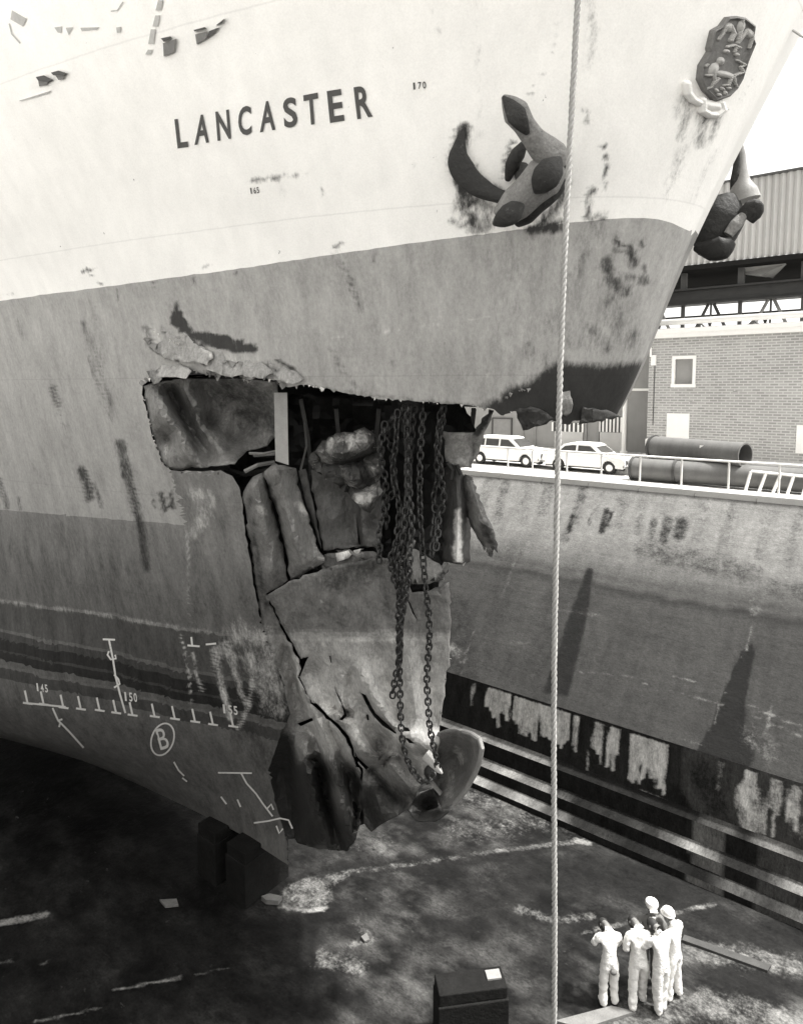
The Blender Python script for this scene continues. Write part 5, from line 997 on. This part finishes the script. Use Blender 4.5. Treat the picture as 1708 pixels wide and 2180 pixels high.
for q in ((620, 1080), (690, 1060), (760, 1050), (650, 1130), (720, 1110)): relief(g, *T_([q])[0], 6, 4, rng.uniform(0, 90))
obj('beast_relief', g, 'crest_hi', cr, smooth=True)
g = G(); stroke(g, T_([(300, 1010), (310, 1110), (370, 1190), (440, 1230)]), 10, 9, .07, .02); stroke(g, T_([(480, 1200), (480, 1320), (560, 1370), (640, 1370), (710, 1310), (690, 1230)]), 9, 9, .07, .02); stroke(g, T_([(540, 1260), (640, 1270)]), 14, 13, .08, .01); stroke(g, T_([(710, 1310), (770, 1302)]), 4, 1.5, .04, .03)
obj('scroll', g, 'white', cr, smooth=True)
# stem head gear at the very top of the bow
g = G(); q = [(1692, -60), (1745, -60), (1716, 14), (1700, 30), (1688, 47), (1690, 20)]; a = [P(x, y, p=PC + .05) for x, y in q]; b = [P(x, y, p=PC + .35) for x, y in q]; n = len(q)
g.add(a + b, [tuple(range(n)), tuple(range(n, 2 * n))[::-1]] + [(i, (i + 1) % n, (i + 1) % n + n, i + n) for i in range(n)]); obj('stem_head_roller', g, 'fgrey', ship)
g = G(); g.tube([P(1676, 58, p=PC), P(1700, 74, p=PC + .1), P(1790, 130, p=PC + .5)], .014, 6); obj('stay_wire', g, 'faint', ship)

# ------------------------------------------------------------------ anchors
def pathpts(L, surf=None, p=None):
    L = np.array(L, float)
    if p is None:
        h = hullhit(L[:, 0], L[:, 1]); pp = h[:, 1] - L[:, 2]
    else: pp = p + L[:, 2]
    v = P(L[:, 0], L[:, 1], p=pp); k = np.linalg.norm(v - CAM, axis=1) / F
    return v, k
def limb(name, L, wa, wb, m_, parent, p=None, n=14, up=None):
    v, k = pathpts(L, p=p); g = G(); u = tuple(np.cross(v[-1] - v[0], CAM - v[0])) if up is None else up
    # finer path
    t = np.linspace(0, 1, len(v)); tt = np.linspace(0, 1, 4 * len(v)); cs = lambda a: np.interp(tt, t, a)
    sm = lambda a: np.convolve(np.pad(cs(a), 3, mode='reflect', reflect_type='odd'), np.ones(7) / 7, 'valid')
    vv = np.stack([sm(v[:, i]) for i in range(3)], -1); vv[0] = v[0]; vv[-1] = v[-1]
    g.tube(vv, list(cs(np.array(wa) * k)), n, rb=list(cs(np.array(wb) * k)), up=u); return obj(name, g, m_, parent, smooth=True)
an = thing('anchor', tuple(hullhit([1130], [400])[0]), 'iron anchor with flukes raised, stowed against the white near side of the bow', 'anchor', 'anchors of the ship')
limb('fluke', [(1071, 206, .45), (1080, 216, .5), (1096, 237, .55), (1116, 268, .55), (1134, 294, .5), (1154, 316, .45), (1178, 336, .42), (1192, 352, .4)], [5, 15, 25, 20, 21, 27, 30, 20], [4, 6, 9, 12, 16, 22, 26, 18], 'anchor', an)
limb('fluke_face', [(1070, 206, .53), (1083, 222, .60), (1098, 244, .66), (1112, 268, .66), (1122, 284, .6)], [3, 12, 19, 13, 5], [2, 4, 5, 4, 3], 'anchor_dark', an)
limb('crown', [(1186, 350, .38), (1160, 375, .42), (1128, 405, .42), (1096, 436, .4), (1066, 464, .36)], [26, 40, 34, 33, 22], [24, 34, 30, 28, 20], 'anchor', an)
limb('palm', [(1190, 338, .66), (1178, 352, .76), (1160, 378, .8), (1146, 398, .74), (1140, 408, .66)], [6, 24, 28, 20, 6], [5, 8, 9, 8, 5], 'anchor_dark', an)
limb('palm', [(1112, 438, .66), (1100, 444, .72), (1082, 458, .74), (1062, 470, .7), (1052, 476, .62)], [6, 19, 22, 16, 5], [5, 8, 9, 8, 5], 'anchor_dark', an)
limb('palm_rib', [(1150, 405, .6), (1160, 398, .68), (1168, 390, .64)], [10, 14, 6], [8, 10, 6], 'anchor', an)
limb('rear_fluke', [(1118, 302, .2), (1102, 326, .2), (1088, 352, .16), (1080, 382, .06)], [6, 14, 14, 6], [6, 14, 14, 6], 'anchor_dark', an)
limb('left_fluke', [(988, 272, .02), (978, 298, .05), (977, 318, .07), (972, 340, .08), (984, 364, .1), (1000, 386, .12), (1026, 402, .15), (1052, 416, .2), (1084, 424, .26)], [3, 9, 15, 22, 24, 22, 19, 14, 12], [3, 4, 6, 8, 9, 9, 10, 11, 12], 'anchor_dark', an)
limb('shank', [(1120, 404, .42), (1112, 372, .2), (1108, 350, -.3)], [16, 16, 16], [16, 16, 16], 'anchor_dark', an)
limb('crown_rib', [(1202, 352, .3), (1196, 385, .36), (1176, 414, .4), (1146, 436, .38), (1116, 462, .3), (1100, 474, .2)], [7, 14, 15, 15, 18, 10], [8, 14, 14, 14, 14, 8], 'anchor_dark', an)  # dark bar standing in for the shadow under the crown
PF = 10.9
af = thing('anchor', tuple(P(1545, 450, p=PF)), 'dark iron anchor on the far side of the bow with one pale fluke pointing up', 'anchor', 'anchors of the ship')
limb('fluke', [(1577, 308, 0), (1575, 325, 0), (1575, 350, 0), (1575, 385, 0), (1580, 410, 0), (1584, 428, 0)], [3, 8, 10, 14, 24, 26], [3, 6, 8, 11, 16, 18], 'mid', af, p=PF)
limb('fluke_edge', [(1570, 318, -.1), (1567, 350, -.1), (1562, 385, -.08), (1556, 406, -.02)], [3, 6, 7, 3], [3, 4, 5, 3], 'anchor_dark', af, p=PF)
limb('crown', [(1478, 522, -.1), (1492, 516, -.1), (1514, 490, -.1), (1536, 452, -.1), (1550, 424, -.1), (1554, 412, -.1)], [20, 38, 47, 44, 26, 8], [14, 30, 36, 34, 20, 8], 'anchor_dark', af, p=PF)
limb('palm', [(1586, 462, -.15), (1602, 446, -.18), (1616, 436, -.2), (1622, 432, -.2)], [18, 19, 14, 4], [10, 10, 8, 3], 'anchor_dark', af, p=PF)
limb('palm', [(1480, 526, -.3), (1512, 534, -.35), (1540, 528, -.35), (1556, 514, -.3)], [8, 20, 22, 10], [8, 10, 12, 8], 'black', af, p=PF)
limb('crown_rib', [(1548, 500, -.3), (1566, 476, -.26), (1582, 458, -.2)], [9, 11, 8], [8, 10, 6], 'anchor', af, p=PF)
limb('shank', [(1530, 470, 0), (1505, 420, -.3), (1480, 380, -.6)], [13, 13, 13], [13, 13, 13], 'anchor_dark', af, p=PF)

# ------------------------------------------------------------------ anchor chains hanging through the hole
def chain(path, label, off=-.42, pitch=.1, wid=.044, r=.0165):
    q = np.array(path, float); v = P(q[:, 0], q[:, 1], p=base(q) + off - (q[:, 2] if q.shape[1] > 2 else 0))
    t_ = np.linspace(0, 1, 24); i_ = np.linspace(0, 1, len(v)); v = np.stack([np.interp(t_, i_, v[:, i]) for i in range(3)], -1)
    wv = rng.uniform(0, 6, 4); am = np.minimum(1, 4 * (1 - t_)) * np.minimum(1, t_ * 5); v[:, 0] += .05 * am * np.sin(t_ * 9 + wv[0]) + .02 * am * np.sin(t_ * 23 + wv[1]); v[:, 1] += .06 * am * np.sin(t_ * 7 + wv[2])
    d = np.r_[0, np.cumsum(np.linalg.norm(np.diff(v, axis=0), axis=1))]; s = np.arange(0, d[-1], pitch); c = np.stack([np.interp(s, d, v[:, i]) for i in range(3)], -1)
    n, m_ = 12, 6; hl = pitch * .5 + r * .9; st = []
    for k in range(n):
        t_ = 2 * math.pi * k / n; st.append((wid * math.cos(t_), (hl - wid) * (1 if math.sin(t_) > 0 else -1) * (abs(math.sin(t_)) > 1e-6) + wid * math.sin(t_)))
    st = np.array(st); tg = np.roll(st, -1, 0) - np.roll(st, 1, 0); tg /= np.linalg.norm(tg, axis=1)[:, None]; nr = np.stack([tg[:, 1], -tg[:, 0]], -1)
    g = G(); tw = rng.uniform(0, 3)
    for i in range(len(c)):
        d_ = Vector(c[min(i + 1, len(c) - 1)] - c[max(i - 1, 0)]).normalized(); ax_ = d_.cross(Vector((.6, .8, .1))).normalized(); bx = d_.cross(ax_)
        an_ = tw + i * math.pi / 2 + i * .03 + rng.normal(0, .15); A = np.array(ax_ * math.cos(an_) + bx * math.sin(an_)); B_ = np.array(-ax_ * math.sin(an_) + bx * math.cos(an_)); D_ = np.array(d_)
        vs = []
        for k in range(n):
            for j in range(m_):
                f_ = 2 * math.pi * j / m_; xy = st[k] + nr[k] * r * math.cos(f_); vs.append(c[i] + A * xy[0] + D_ * xy[1] + B_ * (r * math.sin(f_)))
        g.add(vs, [(k * m_ + j, k * m_ + (j + 1) % m_, ((k + 1) % n) * m_ + (j + 1) % m_, ((k + 1) % n) * m_ + j) for k in range(n) for j in range(m_)])
    o = obj('anchor_chain', g, 'chain', smooth=True); c0 = Vector(v[0]); o.data.transform(Matrix.Translation(-c0)); o.location = c0
    return props(o, label, 'chain', 'chains hanging out of the torn bow')
for L, lab, of in (([(818, 905), (811, 1010), (814, 1100), (806, 1196)], 'leftmost chain hanging beside the broken concrete lump', -.42),
                   ([(834, 890), (826, 960), (833, 1060), (822, 1120)], 'shorter chain close beside the broken concrete lump', -.30),
                   ([(846, 880), (838, 1000), (846, 1100), (833, 1180), (842, 1246)], 'third chain from the left, ending at the top edge of the broad plate', -.46),
                   ([(858, 872), (864, 1050), (852, 1180), (858, 1300), (840, 1400), (835, 1484)], 'chain ending part way down the broad plate, beside the long looped chain', -.44),
                   ([(880, 872), (868, 1000), (874, 1120), (858, 1250), (852, 1350), (846, 1440), (848, 1540), (856, 1600, .1), (868, 1638, .16), (884, 1656, .2), (900, 1668, .26), (914, 1664, .26), (921, 1650, .22)], 'long chain that hooks round the foot of the wreck in a loop', -.44),
                   ([(900, 872), (894, 1100), (898, 1250), (904, 1400), (914, 1490), (925, 1570), (931, 1640)], 'long single chain hanging in front of the pale plates, right of the bundle', -.46),
                   ([(868, 872), (874, 960), (862, 1080), (870, 1190), (862, 1330), (850, 1400)], 'chain twisted into the thick middle of the bundle', -.58),
                   ([(880, 872), (860, 1020), (870, 1120), (850, 1220), (858, 1280)], 'chain wound round the others in the thick middle of the bundle', -.5),
                   ([(938, 872), (928, 1000), (924, 1090), (917, 1186)], 'short chain just right of the long single chain', -.42),
                   ([(944, 872), (936, 980), (938, 1080), (927, 1170)], 'rightmost short chain against the dark rolled plate', -.46)):
    L = [tuple(q) + (0,) * (3 - len(q)) for q in L]; chain(L, lab, of)

# ------------------------------------------------------------------ heavy rope hanging from the bow rail
g = G(); ra = P(1209, 1000, p=6.05); zz_ = np.arange(.02, 18.4, .02)
bow_ = np.interp(zz_, [0, 3, 5.5, 8.5, 11.2, 13, 15.7, 18.4], [.02, .01, -.03, -.095, -.115, -.08, 0, .05]); bow_ = np.convolve(np.pad(bow_, 50, mode='edge'), np.ones(101) / 101, 'valid')
for k in range(3):
    t_ = zz_ / .2 * 2 * math.pi + k * 2 * math.pi / 3; sway = .004 * np.sin(zz_ * 1.3)
    g.tube(np.stack([sway + bow_ * .789 + .015 * np.cos(t_), bow_ * .614 + .015 * np.sin(t_), zz_], -1), .016, 5, up=(1, 0, 0))
rp = obj('hanging_rope', g, 'rope', smooth=True); rp.location = (ra[0], ra[1], 0); props(rp, 'thick twisted rope hanging straight down in front of the bow to the dock floor', 'rope')

# ------------------------------------------------------------------ people on the dock floor
def person(loc, face, label, pose, suit='overall', head='hair', seed=0, stain=False, tall=1.8, feet='boot'):
    """face: world heading in radians; local +Y forward, +X to the figure's right"""
    t = thing('person', loc, label, 'person', 'men standing on the dock floor', face - math.pi / 2)
    r_ = random.Random(seed); k = tall / 1.8
    J = {}; R = {}; Ed = []; C = {}
    def j(n, x, y, z, rx, ry=None, par=None, c='suit'):
        J[n] = Vector((x, y, z)) * k; R[n] = (rx * k, (ry or rx) * k)
        if par: Ed.append((par, n)); C[(par, n)] = c
    ln = pose.get('lean', 0.); hb_ = pose.get('bow', 0.)
    def fwd(z, y=0.): return y + ln * max(0, z - .95)
    j('pelvis', 0, 0, .97, .150, .115); j('waist', 0, fwd(1.12), 1.12, .140, .105, 'pelvis'); j('chest', 0, fwd(1.33), 1.33, .158, .115, 'waist'); j('collar', 0, fwd(1.49), 1.50, .11, .09, 'chest')
    j('neck', 0, fwd(1.53, .01 + hb_ * .06), 1.545 - hb_ * .03, .058, .058, 'collar', 'skin'); j('jaw', 0, fwd(1.58, .03 + hb_ * .14), 1.60 - hb_ * .13, .068, .08, 'neck', 'skin'); j('skull', 0, fwd(1.62, .03 + hb_ * .24), 1.685 - hb_ * .27, .074, .09, 'jaw', 'skin')
    st = pose.get('legs', ((-.11, 0), (.11, 0)))
    for s, (fx, fy) in zip('LR', st):
        sx = -1 if s == 'L' else 1
        j('hip' + s, sx * .095, 0, .90, .115, .115, 'pelvis'); j('knee' + s, sx * .10 + (fx - sx * .1) * .5, fy * .5 + .02, .50, .085, .09, 'hip' + s); j('shin' + s, fx * .98, fy * .9, .2, .075, .08, 'knee' + s); j('cuff' + s, fx, fy - .01, .10, .078, .085, 'shin' + s); j('heel' + s, fx, fy - .02, .05, .045, .045, 'cuff' + s, 'boot'); j('toe' + s, fx * 1.12, fy + .16, .04, .042, .035, 'heel' + s, 'boot')
    for s in 'LR':
        sx = -1 if s == 'L' else 1; e, h_ = pose['arm' + s]
        j('sh' + s, sx * .185, fwd(1.43), 1.43, .082, .082, 'chest'); e = (sx * e[0], e[1], e[2]); h_ = (sx * h_[0], h_[1], h_[2])
        j('el' + s, *e, .062, .062, 'sh' + s); wv = tuple(e[i] + (h_[i] - e[i]) * .9 for i in range(3)); j('wr' + s, *wv, .045, .045, 'el' + s); j('pm' + s, *h_, .04, .026, 'wr' + s, 'skin')
        d = (Vector(h_) - Vector(e)).normalized(); sd_ = d.cross(Vector((0, 0, 1)))
        if sd_.length < .1: sd_ = Vector((0, 1, 0))
        sd_.normalize(); dn = d.cross(sd_); tip = Vector(h_)
        for i, (o_, ll) in enumerate(((-.03, .075), (-.011, .085), (.010, .08), (.028, .065))):
            a_ = tip + sd_ * o_ + d * .05; b_ = a_ + d * ll * .5 - dn * 0.0; c_ = b_ + d * ll * .35 + dn * ll * .3
            j('f%d' % i + s, *a_, .012, .012, 'pm' + s, 'skin'); j('g%d' % i + s, *b_, .010, .010, 'f%d' % i + s, 'skin'); j('h%d' % i + s, *c_, .008, .008, 'g%d' % i + s, 'skin')
        a_ = tip - sd_ * .045 + d * .01; j('t' + s, *a_, .014, .014, 'pm' + s, 'skin'); a_ = a_ - sd_ * .015 + d * .045; j('u' + s, *a_, .010, .010, 't' + s, 'skin')
    ks = list(J); me = bpy.data.meshes.new('body'); me.from_pydata([tuple(J[q]) for q in ks], [(ks.index(a), ks.index(b)) for a, b in Ed], [])
    o = bpy.data.objects.new('body', me); COL.objects.link(o); md = o.modifiers.new('skin', 'SKIN'); md.use_smooth_shade = True; md.branch_smoothing = .6
    if not me.skin_vertices:
        bm = bmesh.new(); bm.from_mesh(me); bm.verts.layers.skin.verify(); bm.to_mesh(me); bm.free()
    for i, q in enumerate(ks):
        sv = me.skin_vertices[0].data[i]; sv.radius = R[q]; sv.use_root = q == 'pelvis'
    ss = o.modifiers.new('sub', 'SUBSURF'); ss.levels = 2; ss.render_levels = 2
    dg = bpy.context.evaluated_depsgraph_get(); m2 = bpy.data.meshes.new_from_object(o.evaluated_get(dg)); bpy.data.objects.remove(o); bpy.data.meshes.remove(me)
    m2.name = 'body'; m2.materials.clear()
    for q in (suit, 'skin', feet): m2.materials.append(M[q])
    cen = np.array([p_.center for p_ in m2.polygons]); best = np.full(len(cen), 1e9); idx = np.zeros(len(cen), int)
    for (a, b), c in C.items():
        A = np.array(J[a]); Bv = np.array(J[b]); ab = Bv - A; tt = np.clip(((cen - A) @ ab) / (ab @ ab), 0, 1); dd = np.linalg.norm(cen - A - tt[:, None] * ab, axis=1) - .5 * (R[a][0] * (1 - tt) + R[b][0] * tt)
        u = dd < best; best = np.where(u, dd, best); idx = np.where(u, {'suit': 0, 'skin': 1, 'boot': 2}[c], idx)
    m2.polygons.foreach_set('material_index', idx.astype(np.int32)); m2.polygons.foreach_set('use_smooth', [True] * len(m2.polygons))
    vv = np.empty(len(m2.vertices) * 3); m2.vertices.foreach_get('co', vv); vv = vv.reshape(-1, 3); nn_ = np.array([tuple(v_.normal) for v_ in m2.vertices]); cl_ = np.zeros(len(vv), bool)
    for p_ in m2.polygons:
        if p_.material_index == 0: cl_[list(p_.vertices)] = True
    dsp = np.array([.020 * noise.noise((a * 9, b * 9, c_ * 13 + seed * 7)) + .012 * noise.noise((a * 22 + c_ * 8, b * 22, c_ * 26 + seed)) for a, b, c_ in vv]); vv += nn_ * (dsp * cl_)[:, None]; m2.vertices.foreach_set('co', vv.ravel())
    bo = bpy.data.objects.new('body', m2); COL.objects.link(bo); bo.parent = t
    hc = J['skull']; g = G()
    if head == 'hair': g.ell(hc + Vector((0, -.02, -.005)), (.094, .112, .115), n=14); obj('hair', g, 'hair', t, True, smooth=True)
    elif head == 'helmet':
        g.ell(hc + Vector((0, 0, .05)), (.108, .125, .10), n=16); g.tube([hc + Vector((0, .01, .015)), hc + Vector((0, .01, .03))], [.12, .115], 16, rb=[.14, .135]); obj('safety_helmet', g, 'white', t, True, smooth=True)
    elif head == 'cap':
        g.tube([hc + Vector((0, 0, .0)), hc + Vector((0, 0, .06)), hc + Vector((0, 0, .11))], [.10, .125, .11], 14, rb=[.115, .13, .115]); g.box(-.07 + hc.x, .07 + hc.x, hc.y + .08, hc.y + .17, hc.z + .0, hc.z + .015); obj('peaked_cap', g, 'white', t, True, smooth=True)
    ff_ = hc - J['jaw']; g = G()
    for sx in (-.03, .03): g.ell(J['jaw'] + ff_ * .55 + Vector((sx * k, .085 * k, 0)), (.012, .008, .008), n=8)
    obj('eye', g, 'hair', t, True); g = G(); g.ell(J['jaw'] + ff_ * .25 + Vector((0, .095 * k, 0)), (.014, .02, .024), n=8); obj('nose', g, 'skin', t, True, smooth=True)
    g = G()
    for sx in (-1, 1): g.ell(J['jaw'] + ff_ * .4 + Vector((sx * .083 * k, -.005, 0)), (.012, .02, .032), n=8)
    obj('ear', g, 'skin', t, True, smooth=True)
    g = G(); b_ = -.14
    # belt line, seat seam and collar of the overalls
    if suit == 'overall':
        if stain:
            g = G(); g.ell((.03, -.115, .80), (.07, .045, .055), n=10); obj('dirty_seat_patch', g, 'suit', t, True, smooth=True)
    else:
        g.prism([(-.05, 1.28), (.05, 1.28), (.06, 1.5), (-.06, 1.5)], 'y', fwd(1.4) + .115, fwd(1.4) + .135); obj('shirt_front', g, 'white', t, True); g = G(); g.prism([(-.018, 1.26), (.018, 1.26), (.012, 1.48), (-.012, 1.48)], 'y', fwd(1.4) + .136, fwd(1.4) + .145); obj('tie', g, 'hair', t, True)
    return t
hf = math.atan2(fw[1], fw[0])                         # heading straight away from the viewer
def at(x, y): q = P(x, y, z=0); return (q[0], q[1], 0)
person(at(1294, 2142), hf + .12, 'man in white overalls with a dark patch on his seat, one elbow out', dict(bow=1., lean=.10, armL=((.30, .10, 1.24), (.14, .26, 1.26)), armR=((.22, .10, 1.18), (.10, .26, 1.12)), legs=((-.12, 0), (.12, .02))), stain=True, seed=1, tall=1.78)
person(at(1356, 2147), hf + .05, 'man in white overalls from behind, head bent forward, standing second from the rope', dict(bow=.95, lean=.12, armL=((.25, .02, 1.16), (.16, .22, 1.04)), armR=((.22, .12, 1.18), (.1, .34, 1.14)), legs=((-.12, -.06), (.13, .12))), seed=2, tall=1.86)
person(at(1403, 2158), hf + .45, 'bareheaded dark haired man in white overalls standing closest to the viewer', dict(bow=.6, lean=.12, armL=((.26, .2, 1.2), (.12, .42, 1.24)), armR=((.26, .12, 1.16), (.1, .36, 1.12)), legs=((-.06, -.02), (.08, .02))), seed=3, tall=1.9)
person(at(1430, 2126), hf + .7, 'man in white overalls and a pale safety helmet behind the dark haired man', dict(bow=.3, lean=.06, armL=((.26, .12, 1.18), (.1, .34, 1.14)), armR=((.28, .05, 1.15), (.16, .26, 1.04)), legs=((-.12, .02), (.13, -.04))), head='helmet', seed=4, tall=1.84)
person(at(1378, 2092), hf + math.pi - .1, 'man in grey suit, tie and white hat facing the viewer', dict(bow=.06, lean=.04, armL=((.28, .12, 1.16), (.08, .34, 1.16)), armR=((.32, .02, 1.2), (.18, .2, 1.06)), legs=((-.12, 0), (.12, .02))), suit='suit', head='cap', seed=5, tall=1.8)
g = G(); q = P(1384, 2008, p=at(1378, 2092)[1] - .42); g.box(-.12, .12, -.005, .005, -.16, .16); pp_ = obj('paper_sheet', g, 'white'); pp_.location = tuple(q); pp_.rotation_euler = (-.5, .5, hf); props(pp_, 'white paper held up by the man in the grey suit', 'paper')
